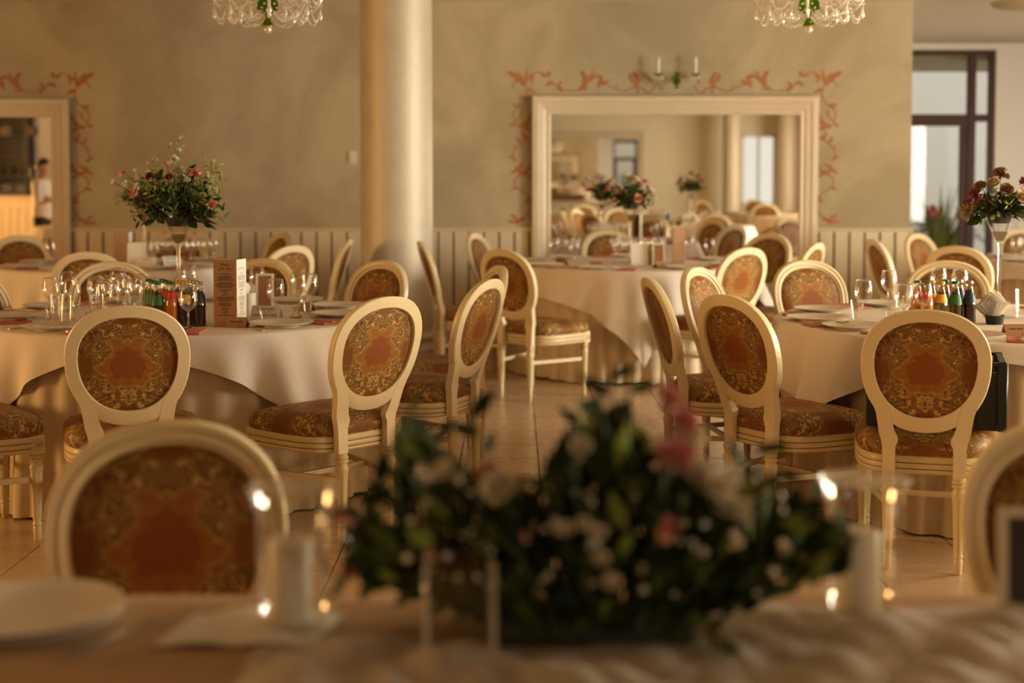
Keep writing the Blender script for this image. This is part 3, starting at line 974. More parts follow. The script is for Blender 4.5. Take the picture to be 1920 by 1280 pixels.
# (x, y of the seat, facing in degrees clockwise from straight away, label, group)
CHAIRS = [
    (-1.440, 5.325, -14, 'seen squarely from behind at left, fully behind the big blurred one', GA),
    (-0.711, 5.601, -46, 'turned left, whole seat showing, right of the folded menu', GA),
    (-0.397, 6.399, -66, 'nearly edge-on left of centre aisle, nearer of the overlapping pair', GA),
    (-0.377, 7.075, -106, 'peeking out behind the edge-on chair left of the aisle', GA),
    (-0.894, 7.347, -141, 'facing the camera just in front of the column', GA),
    (-1.471, 7.484, -160, 'facing the camera behind the small white picture frame', GA),
    (-2.048, 7.187, 168, 'facing the camera behind the wine glasses of the left table', GA),
    (-2.367, 6.570, 128, 'cut off by the left edge at table-top height', GA),
    (-2.12, 5.47, 55, 'whose seat corner and front leg enter at the lower left', GA),
    (-2.571, 8.767, -8, 'seen from behind, partly hidden by the one behind the wine glasses', GB),
    (-2.075, 10.984, -124, 'farthest against the board wainscot left of the column', GB),
    (-1.668, 9.401, -50, 'seen from behind, second from the wainscot left of the column', GB),
    (-1.482, 10.093, -88, 'seen exactly edge-on against the wainscot beside the column', GB),
    (-2.661, 11.148, 175, 'behind the glass cluster of the far left table, facing the camera', GB),
    (-3.541, 10.400, 150, 'facing the camera below the left mirror at the left edge', GB),
    (0.156, 8.981, 42, 'with open seat and all legs showing beside the middle table', GC),
    (0.004, 10.946, 112, 'brightly lit, against the wainscot right of the column', GC),
    (-0.309, 9.833, 78, 'seen edge-on in front of the right edge of the column', GC),
    (0.783, 11.475, -178, 'behind the middle table directly before the mirror', GC),
    (1.794, 10.822, -138, 'facing the camera in front of the mirror frame at its lower right', GC),
    (1.287, 9.192, -36, 'seen from behind with lit pad, right end of the middle table', GC),
    (1.772, 9.716, -58, 'turned left before the wainscot right of the mirror', GC),
    (1.509, 5.166, 16, 'seen squarely from behind at right with a black crate on its seat', GD),
    (1.101, 5.616, 58, 'turned right with its whole seat showing, left of the right front table', GD),
    (0.938, 6.406, 82, 'seen edge-on at the right side of the centre aisle', GD),
    (1.185, 6.898, 124, 'with its pale front pad lit, behind the one turned right', GD),
    (1.674, 7.334, 163, 'facing the camera behind the stacked plates of the right table', GD),
    (2.263, 7.280, -168, 'facing the camera behind the soft drink bottles at right', GD),
    (3.044, 9.392, 35, 'seen from behind, rising just behind the one facing the drink bottles', GE),
    (3.365, 10.822, 138, 'brightly lit, below the glazed door', GE),
    (2.888, 10.110, 85, 'seen edge-on before the wainscot right of the mirror', GE),
    (4.300, 11.700, -178, 'at the right edge behind the far right table', GE),
    (-0.591, 2.337, 170, 'large and blurred in the left foreground', GF),
    (1.013, 2.348, 190, 'large and blurred, cut off by the right edge of the foreground', GF),
    (3.500, -0.600, 40, 'seen only in the mirror, left of the table behind the camera', GG),
    (5.300, -0.400, -60, 'seen only in the mirror, right of the table behind the camera', GG),
    (4.000, 1.620, 165, 'seen only in the mirror, near side of the table behind the camera', GG),
    (4.350, -1.150, 5, 'seen only in the mirror, far side of the table behind the camera', GG),
]
for x, y, th, label, grp in CHAIRS:
    CH.put((x, y, 0), -R(th), 'ivory oval-back chair ' + label, grp)

# ------------------------------------------------------------------ round tables, cloths, skirts
TZ = 0.760
def round_table(cx, cy, rad, s, rot, seed, desc):
    t = thing('round_table', 'round banquet table under white cloth ' + desc, 'table', (cx, cy, 0))
    MB().lathe([(rad - .012, TZ - .032), (rad - .006, TZ - .028), (rad - .006, TZ - .006), (rad - .012, TZ - .003)], 72).build('tabletop', 'table_wood', t)
    for q in range(4):
        a = PI / 4 + q * PI / 2
        MB().tube([(.5 * math.cos(a), .5 * math.sin(a), 0), (.46 * math.cos(a), .46 * math.sin(a), TZ - .03)], .022, 10).build('leg', 'steel', t)
    rn = random.Random(seed)
    ph = [rn.uniform(0, 6.28) for _ in range(6)]
    # floor-length pleated skirt
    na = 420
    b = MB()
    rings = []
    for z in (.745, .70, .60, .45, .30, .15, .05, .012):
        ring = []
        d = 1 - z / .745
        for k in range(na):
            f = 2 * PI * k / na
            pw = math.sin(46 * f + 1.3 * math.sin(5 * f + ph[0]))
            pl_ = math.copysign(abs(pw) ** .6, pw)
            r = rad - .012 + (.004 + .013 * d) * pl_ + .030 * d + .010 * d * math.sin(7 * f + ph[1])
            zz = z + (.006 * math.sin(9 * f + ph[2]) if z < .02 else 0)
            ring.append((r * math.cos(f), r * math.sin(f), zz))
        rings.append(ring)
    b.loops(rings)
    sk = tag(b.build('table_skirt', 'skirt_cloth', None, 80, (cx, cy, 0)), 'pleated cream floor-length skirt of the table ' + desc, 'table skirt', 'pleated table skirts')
    # square top cloth, its corners hanging low
    na = 300
    rings = []
    for r, z in ((0.02, TZ), (rad * .5, TZ), (rad * .93, TZ), (rad, TZ - .0005), (rad + .006, TZ - .004)):
        rings.append([(r * math.cos(2 * PI * k / na), r * math.sin(2 * PI * k / na), z) for k in range(na)])
    rows = 13
    for j in range(rows):
        ring = []
        for k in range(na):
            f = 2 * PI * k / na
            c, si = abs(math.cos(f - rot)), abs(math.sin(f - rot))
            L = max(.05, min(s / max(c, 1e-4), s / max(si, 1e-4)) - rad) * (1 + .05 * math.sin(6 * f + ph[5]))
            q = (j + .5) / (rows - .5)
            tt = L * q
            cor = (2 * c * si) ** 2      # 1 at the corners
            fold = math.sin(11 * f + ph[3] + 1.7 * math.sin(3 * f + ph[4])) + .6 * math.sin(29 * f + ph[1])
            r = rad + .010 + .10 * tt + (.075 * tt / .4) * (.5 + .5 * cor) * (1.1 + fold)
            ring.append((r * math.cos(f), r * math.sin(f), TZ - .012 - tt * (1 - .02 * fold * cor)))
        rings.append(ring)
    b = MB().loops(rings, cap0=True)
    tag(b.build('tablecloth', 'linen', None, 80, (cx, cy, 0)), 'square white cloth draped over the table ' + desc, 'tablecloth', 'white square tablecloths')
    return t
D1, D2, D3, D4, D6 = 'at the left front', 'before the centre mirror', 'at the right front', 'at the far left by the wainscot', 'at the far right by the door'
TB = {1: (-1.52, 6.55, .92), 2: (.87, 10.32, .90), 3: (2.08, 6.27, .90), 4: (-2.80, 10.15, .85), 6: (4.42, 10.70, .85), 7: (4.40, .45, .85)}
round_table(*TB[1], .99, R(0), 11, D1)
round_table(*TB[2], 1.08, R(45), 12, D2)
round_table(*TB[3], .955, R(-18), 13, D3)
round_table(*TB[4], .95, R(20), 14, D4)
round_table(*TB[6], .95, R(30), 15, D6)
round_table(*TB[7], .95, R(0), 16, 'behind the camera')
round_table(4.75, 5.25, .85, .95, R(10), 17, 'added unseen beyond the right edge as floor shade')  # this and the next two: unseen tables added to shade the floor
round_table(4.45, 2.75, .85, .95, R(40), 18, 'added as floor shade, right edge nearest the camera')
round_table(-5.0, 6.4, .85, .95, R(25), 19, 'added unseen beyond the left edge as floor shade')

# ------------------------------------------------------------------ tableware prototypes
def p_plate():
    t = thing('dinner_plate', 'x', 'plate')
    MB().lathe([(.075, 0), (.078, .003), (.10, .009), (.125, .014), (.136, .0185), (.137, .0205), (.134, .0205), (.122, .0165), (.10, .0125), (.088, .008), (.06, .006), (.0005, .006)], 56).build('dish', 'porcelain', t, 50)
    MB().lathe([(.072, 0), (.072, -.0005), (.078, -.0005), (.078, .002)], 40).build('foot_ring', 'porcelain', t)
    return Proto(t)
def p_napkin():
    t = MB()
    rings = []
    for z, e in ((0, .002), (.002, 0), (.006, 0), (.0075, .003)):
        rings.append([(-.065 + e, -.10 + e, z), (.065 - e, -.10 + e, z), (.065 - e, .10 - e, z + .0006), (-.065 + e, .10 - e, z)])
    t.loops(rings, cap0=True, cap1=True)
    t.box(-.062, .064, -.097, .02, .0075, .0095)
    return Proto(tag(t.build('napkin', 'napkin_coral', None, 30), 'x', 'napkin'))
def flat(poly, z0, z1, mat, name, cat, curve=0.0):
    b = MB().prism(poly, z0, z1)
    if curve:
        b.v = [(x, y, z + curve * max(0, (y - .02)) ** 2 * 60) for x, y, z in b.v]
    return Proto(tag(b.build(name, mat, None, 30), 'x', cat))
def p_knife():
    t = thing('table_knife', 'x', 'knife')
    MB().prism([(-.006, -.11), (.006, -.11), (.0045, .01), (-.0045, .01)], 0, .004).build('handle', 'steel', t, 30)
    MB().prism([(-.0055, .01), (.006, .01), (.009, .05), (.007, .095), (0, .115), (-.0055, .10)], .0008, .0026).build('blade', 'steel', t, 30)
    return Proto(t)
def p_fork():
    t = thing('table_fork', 'x', 'fork')
    MB().prism([(-.0055, -.10), (.0055, -.10), (.003, 0), (.011, .03), (.011, .05), (-.011, .05), (-.011, .03), (-.003, 0)], 0, .003).build('handle', 'steel', t, 30)
    for k in range(4):
        x = -.0095 + k * .0063
        MB().box(x - .0017, x + .0017, .05, .095, .0005, .0025).build('tine', 'steel', t, 0)
    return Proto(t)
def p_spoon():
    t = thing('soup_spoon', 'x', 'spoon')
    MB().prism([(-.0055, -.11), (.0055, -.11), (.003, .02), (-.003, .02)], 0.004, .007).build('handle', 'steel', t, 30)
    rg = []
    for q, z in ((0.001, .0), (.5, .0015), (.85, .006), (1, .010)):
        rg.append([(.019 * q * math.cos(a), .047 + .030 * q * math.sin(a), z) for a in [2 * PI * k / 20 for k in range(20)]])
    for q, z in ((.97, .0102), (.5, .003), (.001, .0018)):
        rg.append([(.019 * q * math.cos(a), .047 + .030 * q * math.sin(a), z) for a in [2 * PI * k / 20 for k in range(20)]])
    MB().loops(rg).build('bowl', 'steel', t, 60)
    return Proto(t)
WB = [(.0045, .086), (.012, .090), (.024, .098), (.0335, .110), (.0385, .128), (.0385, .145), (.0365, .162), (.0335, .178), (.0318, .186)]
WS = [(.035, 0), (.035, .0012), (.020, .004), (.008, .0075), (.0045, .013), (.0038, .05), (.0042, .08), (.0075, .088), (.001, .0885)]
def p_wine(parts=True):
    if parts:
        t = thing('wine_glass', 'x', 'wine glass')
        MB().lathe(WB, 28, close=False).build('bowl', 'glass', t, 60)
        MB().lathe([(.0325, .1845), (.0330, .1865), (.0318, .1875), (.0308, .1865)], 28).build('rim', 'stem_glass', t, 60)
        MB().lathe(WS, 24).build('stem', 'stem_glass', t, 60)
        return Proto(t)
    b = MB().lathe(WB, 20, close=False).lathe(WS, 16)
    return Proto(tag(b.build('wine_glass', 'glass', None, 60), 'x', 'wine glass'))
def p_shot():
    b = MB()
    b.lathe([(.015, 0), (.017, .001), (.0175, .012), (.023, .062), (.0237, .064), (.0228, .064), (.0170, .0145), (.001, .013)], 22)
    return Proto(tag(b.build('shot_glass', 'tumbler_glass', None, 50), 'x', 'shot glass'))
def p_tall():
    b = MB()
    b.lathe([(.026, 0), (.028, .002), (.0285, .015), (.034, .125), (.0345, .128), (.0335, .128), (.0275, .019), (.001, .017)], 26)
    return Proto(tag(b.build('water_tumbler', 'tumbler_glass', None, 50), 'x', 'tumbler'))
def tent(name, mat, w, h, d, ink, lines, label='x', cat='place card'):
    """folded card standing like a tent, ridge along x"""
    t = thing(name, label, cat)
    th = .0008
    for s in (-1, 1):
        ang = math.atan2(d / 2, h)
        L = math.hypot(h, d / 2)
        M = Matrix.Translation((0, 0, h)) @ Matrix.Rotation(s * ang, 4, 'X')
        p = MB()
        p.box(-w / 2, w / 2, -th, th, -L, 0, M)
        pn = p.build('flap', mat, t, 0)
        if s < 0:
            pr = MB()
            for (x0, x1, z) in lines:
                pr.box(x0 * w, x1 * w, -th * 1.6, -th, -L * z - L * .055, -L * z + L * .055, M)
            pr.build('print', ink, pn, 0)
    return Proto(t)
PLATE, NAPKIN, KNIFE, FORK, SPOON = p_plate(), p_napkin(), p_knife(), p_fork(), p_spoon()
WINE, WINE_FAR, SHOT, TALL = p_wine(True), p_wine(False), p_shot(), p_tall()
KCARD = tent('place_card', 'kraft_card', .092, .042, .05, 'ink', [(-.30, .0, .45), (.04, .32, .45)])
WCARD = tent('table_sign', 'white_paper', .135, .066, .07, 'pale_ink', [(-.30, .28, .22), (-.4, -.12, .62), (-.06, .12, .62), (.17, .4, .62)], cat='table sign')

SECT = ['right', 'far right', 'far', 'far left', 'left', 'near left', 'near', 'near right']
def at(tn, x, y, z=TZ + .0006):
    return (TB[tn][0] + x, TB[tn][1] + y, z)
def setting(tn, ang, desc, seat, near=True, items='pnkfwsc', r=None):
    cx, cy, rad = TB[tn]
    r = rad - .17 if r is None else r
    a = R(ang)
    px, py = cx + r * math.cos(a), cy + r * math.sin(a)
    rz = a + PI / 2
    def loc(lx, ly, z=TZ + .0006):
        return (px + lx * math.cos(rz) - ly * math.sin(rz), py + lx * math.sin(rz) + ly * math.cos(rz), z)
    w = '%s of the %s' % (seat, desc)
    for i in items:
        if i == 'p':
            PLATE.put(loc(0, 0, TZ + .0012), rz, 'white dinner plate %s' % w, 'dinner plates')
        elif i == 'n':
            NAPKIN.put(loc(.205, 0), rz + .05, 'folded coral napkin %s' % w, 'coral napkins')
        elif i == 'k':
            KNIFE.put(loc(.195, 0, TZ + .0105), rz, 'table knife on its napkin %s' % w, 'table knives')
        elif i == 'o':
            SPOON.put(loc(.225, .01, TZ + .0105), rz + .1, 'spoon on its napkin %s' % w, 'spoons')
        elif i == 'f':
            FORK.put(loc(-.165, 0), rz, 'table fork beside the plate %s' % w, 'table forks')
        elif i == 'w':
            (WINE if near else WINE_FAR).put(loc(.10, .175), 0, 'empty wine glass %s' % w, 'wine glasses')
        elif i == 's':
            SHOT.put(loc(.03, .165), 0, 'small shot glass %s' % w, 'shot glasses')
        elif i == 'c':
            KCARD.put(loc(-.09, .185), rz + .25, 'kraft paper place card %s' % w, 'kraft place cards')
N1, N2, N3, N4, N6, N7 = 'left front table', 'table before the mirror', 'right front table', 'far left table', 'far right table', 'table behind the camera'
for ang, seat, it in ((-91, 'at the camera side', 'pnkf'), (-44, 'before the left-turned chair', 'pnkfwsc'), (-8, 'at the aisle side', 'pnkwsc'), (24, 'at the far aisle side', 'pnwsc'), (55, 'on the column side', 'pnws'),
                      (90, 'at the back', 'pnwc'), (125, 'at the back left', 'pnws'), (158, 'at the upper left', 'pnkws'), (-165, 'at the left edge', 'pnkows'), (-121, 'at the lower left', 'pnkfwso')):
    setting(1, ang, N1, seat, True, it)
for ang, seat, it in ((-152, 'before the right-turned chair', 'pnkfws'), (-179, 'at the left edge', 'pnkows'), (148, 'at the upper left', 'pnks'), (110, 'at the back', 'pnws'), (72, 'behind the bottles', 'pnw'), (35, 'at the back right', 'pnws'), (-60, 'at the lower right', 'pnows'), (-112, 'behind the crate chair', 'pnkfc')):
    setting(3, ang, N3, seat, True, it)
for ang, seat, it in ((-150, 'at the lower left', 'pnwc'), (-112, 'at the camera side', 'pnkc'), (-65, 'at the lower right', 'pnc'), (-25, 'at the right edge', 'pnw'), (170, 'at the left edge', 'pnws'), (130, 'at the upper left', 'pnw'), (88, 'at the back', 'pnw'), (25, 'at the back right', 'pnw')):
    setting(2, ang, N2, seat, False, it)
for ang, seat, it in ((-150, 'at the lower left', 'pnw'), (-110, 'at the camera side', 'pnk'), (-60, 'at the lower right', 'pnwc'), (-15, 'at the right edge', 'pnw'), (165, 'at the left edge', 'pnw'), (95, 'at the back', 'pnw'), (40, 'at the back right', 'pnw')):
    setting(4, ang, N4, seat, False, it)
for ang, seat, it in ((-165, 'at the left edge', 'pnw'), (-120, 'at the lower left', 'pnw'), (150, 'at the upper left', 'pnw'), (110, 'at the back', 'pnw')):
    setting(6, ang, N6, seat, False, it)
for ang, seat, it in ((100, 'at the near side', 'pnw'), (170, 'at the left', 'pnw'), (40, 'at the right', 'pnw')):
    setting(7, ang, N7, seat, False, it)

ORD = ['first', 'second', 'third', 'fourth', 'fifth', 'sixth', 'seventh', 'eighth', 'ninth', 'tenth', 'eleventh', 'twelfth', 'thirteenth', 'fourteenth', 'fifteenth', 'sixteenth']
# loose glasses
def cluster(tn, pts, proto, label, grp, z=TZ + .0006):
    """label may hold %s for the place counted from the left, front to back"""
    order = sorted(pts, key=lambda p: p[0] / p[1])
    for i, (x, y) in enumerate(order):
        proto.put((x, y, z), 0, label % ORD[i] if '%s' in label else label, grp)
cluster(1, [(-1.93, 6.22), (-1.84, 6.30), (-1.78, 6.20), (-1.72, 6.30), (-1.66, 6.22), (-1.88, 6.40), (-1.76, 6.42), (-1.64, 6.38), (-1.58, 6.30), (-1.70, 6.52), (-1.82, 6.54)], WINE, 'wine glass, %s from the left in the crowd left of the bottles, left front table', 'wine glasses massed on the left front table')
cluster(1, [(-1.96, 6.10), (-1.90, 6.02), (-1.78, 6.08)], TALL, 'straight tumbler, %s from the left, before the crowded glasses of the left front table', 'tumblers on the left front table')
WINE.put((-1.325, 5.80, TZ + .0006), 0, 'single wine glass standing in front of the orange juice bottle', 'wine glasses')
WINE.put((-1.30, 6.70, TZ + .0006), 0, 'wine glass between the folded menu and the small picture frame', 'wine glasses')
cluster(3, [(1.735, 5.98), ], WINE, 'wine glass standing in front of the orange juice bottles at right', 'wine glasses')
cluster(3, [(2.09, 6.95)], WINE, 'wine glass rising behind the yellow labelled bottle at right', 'wine glasses')
cluster(3, [(2.34, 6.25), (2.42, 6.33), (2.30, 6.38), (2.47, 6.2)], TALL, 'tumbler, %s from the left, beside the flower vase at the right edge', 'tumblers on the right front table')
cluster(2, [(.98 - .22 + .075 * (k % 5) + .02 * (k // 5), 10.25 + .09 * (k // 5)) for k in range(14)], WINE_FAR, 'wine glass, %s from the left in the rows on the table before the mirror', 'wine glasses massed on the middle table')
cluster(4, [(-2.62 + .085 * (k % 6) + .03 * (k // 6), 10.22 + .1 * (k // 6)) for k in range(13)], WINE_FAR, 'wine glass, %s from the left in the rows on the far left table', 'wine glasses massed on the far left table')
cluster(6, [(3.78, 10.5), (3.70, 10.42)], WINE_FAR, 'wine glass, %s from the left at the rim of the far right table', 'wine glasses on the far right table')

# ------------------------------------------------------------------ soft drink bottles
BP = [(.024, 0), (.0275, .003), (.0278, .02), (.0265, .045), (.0272, .075), (.0275, .095), (.0255, .112), (.0205, .130), (.0158, .148), (.0130, .163), (.0125, .176), (.0138, .178), (.0138, .184), (.0125, .186)]
def bprof(z):
    for (r0, z0), (r1, z1) in zip(BP, BP[1:]):
        if z0 <= z <= z1:
            return r0 + (r1 - r0) * (z - z0) / max(z1 - z0, 1e-6)
    return .012
def p_bottle(kind, liquid, lab, capm, lz, fill, emblem=None):
    t = thing('soda_bottle', 'x', 'bottle')
    MB().lathe(BP, 24, close=False).build('glass', 'bottle_glass', t, 50)
    MB().lathe([(.001, .003)] + [(r - .0016, max(z, .003)) for r, z in BP if z <= fill] + [(bprof(fill) - .0016, fill), (.001, fill)], 20).build('drink', liquid, t, 50)
    zs = [lz[0] + (lz[1] - lz[0]) * k / 6 for k in range(7)]
    lb = MB().lathe([(bprof(z) + .0005, z) for z in zs], 28, close=False).build('label', lab, t, 50)
    if emblem:
        for c, zz in (('label_red', .004), ('bulb_white', 0.0), ('label_blue', -.004)):
            e = MB()
            ang = 0.9
            r = bprof(.5 * (lz[0] + lz[1])) + .0012
            M = Matrix.Rotation(-PI / 2 + ang, 4, 'Z') @ Matrix.Translation((r, 0, (lz[0] + lz[1]) / 2 + .008 + zz)) @ Matrix.Rotation(PI / 2, 4, 'Y')
            e.lathe([(.0065 - abs(zz) * .35, 0), (.0065 - abs(zz) * .35, .0006)], 14, M=M)
            e.v = [(x, y, z) for x, y, z in e.v]
            e.build('emblem', c, lb, 0)
    MB().lathe([(.0148, .178), (.0152, .181), (.0150, .187), (.0130, .1905), (.001, .191)], 22, mod=lambda k, z, a: 1 + (.05 * math.cos(11 * a) if k < 2 else 0)).build('cap', capm, t, 40)
    return Proto(t)
B_WAT = p_bottle('water', 'fizzy_water', 'label_green', 'cap_green', (.092, .134), .145)
B_ORA = p_bottle('orange', 'orange_juice', 'label_red', 'cap_green', (.118, .146), .118)
B_TON = p_bottle('tonic', 'fizzy_water', 'label_yellow', 'cap_yellow', (.100, .136), .145)
B_COL = p_bottle('cola', 'cola', 'label_blue', 'cap_grey', (.098, .146), .150, True)
KIND = [(B_WAT, 'green labelled mineral water bottle'), (B_ORA, 'orange juice bottle with dark cap'), (B_TON, 'clear bottle with yellow cap'), (B_COL, 'dark cola bottle with silver cap')]
for c in range(4):
    for rw in range(4):
        pb, nm = KIND[c]
        x = -1.505 + .0585 * c - .028 * rw
        y = 6.02 + .060 * rw + .004 * c
        if rw == 0:
            pb.put((x, y, TZ + .0006), 0.2 * c, nm + ' in the front row on the left front table', 'drink bottles on the left front table')
        else:
            pb.put((x, y, TZ + .0006), 0.7 * rw, '%s, %s row back on the left front table' % (nm, ORD[rw]), 'drink bottles on the left front table')
for c, (pb, nm) in enumerate([KIND[1], KIND[2], KIND[0], KIND[3]]):
    for rw in range(2):
        x = 1.765 + .066 * c - .022 * rw
        y = 6.03 + .018 * c + .065 * rw
        pb.put((x, y, TZ + .0006), .3 + rw, '%s in the %s row on the right table' % (nm, ('front', 'back')[rw]), 'drink bottles on the right front table')
cluster(2, [(1.05, 10.1)], B_COL, 'small dark bottle among the glasses of the middle table', None)
cluster(2, [(.99, 10.08)], B_TON, 'small yellow capped bottle among the glasses of the middle table', None)

# ------------------------------------------------------------------ menus, picture frames, signs, pots
def text_mesh(txt, size, mat):
    cu = bpy.data.curves.new('heading', 'FONT')
    cu.body = txt
    cu.size = size
    cu.align_x = 'CENTER'
    cu.extrude = 0.0002
    ob = bpy.data.objects.new('heading', cu)
    COL.objects.link(ob)
    dg = bpy.context.evaluated_depsgraph_get()
    me = bpy.data.meshes.new_from_object(ob.evaluated_get(dg))
    bpy.data.objects.remove(ob)
    me.materials.clear()
    me.materials.append(MATS[mat])
    return me
HEAD = text_mesh('Menu', .017, 'ink')
def menu(loc, rz, label, h=.285, w=.098, near=True):
    t = thing('folded_menu', label, 'menu', loc, rz)
    th = .0008
    for k, (x0, ang) in enumerate(((0, 0), (w, R(80)), (0, R(128)))):
        M = Matrix.Translation((x0, 0, 0)) @ Matrix.Rotation(ang, 4, 'Z')
        if k == 2:
            M = Matrix.Translation((0, 0, 0)) @ Matrix.Rotation(R(60), 4, 'Z')
        p = MB().box(0, w, -th, th, 0, h, M)
        pn = p.build('panel', 'kraft_card' if k != 1 else 'white_paper', t, 0)  # pale paper on the second panel imitates kraft lit from the side
        if near and k < 2:
            rn = random.Random(k + 3)
            pr = MB()
            z = h - .060
            groups = [1, 4, 5, 2, 2, 4, 3, 2, 2, 1]
            for gi, gl in enumerate(groups):
                wid = (.30, .44, .44, .28, .12, .42, .34, .18, .14, .42)[gi] * w
                for q in range(gl):
                    ww = wid * rn.uniform(.6, 1)
                    x = w / 2 - ww
                    while x < w / 2 + ww - .003:
                        l = rn.uniform(.004, .011)
                        l = min(l, w / 2 + ww - x)
                        pr.box(x, x + l, -th - .0003, -th, z - .0016, z + .0016, M)
                        x += l + .0014
                    z -= .0055
                z -= .0042
            for s in (-1, 1):
                for q in range(5):
                    pr.box(w / 2 + s * (.006 + q * .005) - .002, w / 2 + s * (.006 + q * .005) + .002, -th - .0003, -th, h - .041 + .004 * math.sin(q * 1.4), h - .036 + .004 * math.sin(q * 1.4), M)
            pr.build('print', 'ink' if k == 0 else 'pale_ink', pn, 0)
            if k == 0:
                ho = inst(HEAD, 'heading', pn, M @ Matrix.Translation((w / 2, -th - .0002, h - .026)) @ Matrix.Rotation(PI / 2, 4, 'X'))
    return t
menu((-1.262, 6.00, TZ + .0006), R(-3), 'kraft paper folded menu with dense black print, right of the drink bottles')
menu((-2.86, 10.22, TZ + .0006), R(10), 'plain brown folded menu standing on the far left table', .225, .10, False)
menu((1.16, 10.22, TZ + .0006), R(25), 'pinkish folded menu standing on the middle table', .26, .095, False)
def photo_frame(loc, rz, label, w, h, panel='kraft_card', fr='white_paper', bw=.011):
    t = thing('picture_frame', label, 'picture frame', loc, rz)
    tilt = Matrix.Rotation(R(-10), 4, 'X')
    for (a, b_, c, d) in ((-w / 2, w / 2, 0, bw), (-w / 2, w / 2, h - bw, h), (-w / 2, -w / 2 + bw, bw, h - bw), (w / 2 - bw, w / 2, bw, h - bw)):
        MB().box(a, b_, -.007, .007, c, d, tilt).build('frame_bar', fr, t, 0)
    MB().box(-w / 2 + bw, w / 2 - bw, -.002, .003, bw, h - bw, tilt).build('panel', panel, t, 0)
    M2 = Matrix.Translation((0, .75 * h * .176 + .008, .75 * h * .98)) @ Matrix.Rotation(R(22), 4, 'X')
    MB().box(-.012, .012, 0, .003, -.78 * h, 0, M2).build('strut', fr, t, 0)
    return t
photo_frame((-1.185, 6.78, TZ + .0006), R(4), 'small white picture frame with brown card on the left front table', .085, .172)
photo_frame((-2.66, 10.05, TZ + .001), R(6), 'white picture frame with pale card on the far left table', .125, .16, 'white_paper')
photo_frame((1.03, 9.98, TZ + .001), R(-5), 'white picture frame with brown card on the middle table', .085, .16)
photo_frame((.90, 10.02, TZ + .001), R(3), 'wider pale picture frame beside the brown one on the middle table', .12, .15, 'white_paper')
WCARD.put((-1.085, 6.27, TZ + .0006), R(-12), 'white folded name sign behind the plate on the left front table', None)
WCARD.put((-2.53, 9.85, TZ + .0006), R(-8), 'white folded name sign on the far left table', None)
WCARD.put((-2.40, 10.0, TZ + .0006), R(35), 'second white folded card leaning behind the name sign, far left table', None)
KCARD.put((-1.165, 6.00, TZ + .0006), R(-8), 'kraft place card between the folded menu and the front plate', 'kraft place cards')
KCARD.put((1.90, 6.62, TZ + .0006), R(30), 'dark kraft place card left of the orange juice bottles at right', 'kraft place cards')
KCARD.put((2.03, 5.72, TZ + .0006), R(5), 'kraft place card right of the oval chair back with the crate', 'kraft place cards')
pot = thing('ribbed_pot', 'white ribbed pot behind the folded menu on the left front table', 'pot', (-1.20, 6.42, TZ + .0006))
MB().lathe([(.034, 0), (.036, .004)] + [(.0385 + .0012 * (k % 2), .008 + .005 * k) for k in range(20)] + [(.040, .11), (.037, .11), (.036, .02), (.001, .018)], 32).build('body', 'pot_white', pot, 30)
for k in range(3):
    a = k * 2.1
    MB().prism([(-.02, 0), (.02, 0), (.03, .055), (0, .075), (-.028, .05)], -.0006, .0006, Matrix.Translation((.012 * math.cos(a), .012 * math.sin(a), .085)) @ Matrix.Rotation(a, 4, 'Z') @ Matrix.Rotation(R(80), 4, 'X')).build('paper_slip', 'white_paper', pot, 0)
# paper napkins fanned in a dark holder
nh = thing('napkin_holder', 'dark holder with a fan of white paper napkins beside the cola bottle', 'napkin holder', (2.085, 6.12, TZ + .0006))
MB().lathe([(.034, 0), (.036, .003), (.040, .035), (.042, .039), (.040, .039), (.036, .012), (.001, .01)], 32).build('cup', 'floral_foam', nh, 40)
for k in range(7):
    a = R(-60 + 20 * k)
    MB().add([(0, 0, .012), (-.062, .0, .085), (0, .004, .150 - .008 * abs(k - 3)), (.062, .0, .085), (0, .014, .08)], [(0, 1, 4), (1, 2, 4), (2, 3, 4), (3, 0, 4)]).build('paper_napkin', 'white_paper', nh, 0).matrix_basis = Matrix.Translation((.012 * (k - 3) * .6, .006 * (k - 3), 0)) @ Matrix.Rotation(a, 4, 'Z') @ Matrix.Rotation(R(6 * (k - 3)), 4, 'Y')
# black plastic bottle crate on the chair seat
ck = thing('bottle_crate', 'black plastic crate resting on the seat of the right front chair', 'crate', (1.565, 5.22, .4945), -R(16))
cw, cd, chh = .225, .15, .245
for nm, bx in (('bottom', (-cw, cw, -cd, cd, 0, .012)), ('side_panel', (-cw, cw, -cd, -cd + .008, .012, .19)), ('side_panel', (-cw, cw, cd - .008, cd, .012, .19)), ('end_panel', (-cw, -cw + .008, -cd + .008, cd - .008, .012, .15)), ('end_panel', (cw - .008, cw, -cd + .008, cd - .008, .012, .15))):
    MB().box(*bx).build(nm, 'black_plastic', ck, 0)
rim = MB()
for bx in ((-cw - .012, cw + .012, -cd - .012, -cd + .01), (-cw - .012, cw + .012, cd - .01, cd + .012), (-cw - .012, -cw + .01, -cd + .01, cd - .01), (cw - .01, cw + .012, -cd + .01, cd - .01)):
    rim.box(*bx, .19, .21)
    rim.box(*bx, .235, chh)
rim.build('rim', 'black_plastic', ck, 0)
for sx in (-1, 1):
    for sy in (-1, 1):
        MB().bevbox(sx * cw - .018, sx * cw + .018, sy * cd - .018, sy * cd + .018, 0, chh, .005).build('corner_post', 'black_plastic', ck)
for k in range(5):
    for sy in (-1, 1):
        x = -.15 + k * .075
        MB().box(x - .005, x + .005, sy * (cd + .004) - .006, sy * (cd + .004) + .006, .012, .19).build('rib', 'black_plastic', ck, 0)
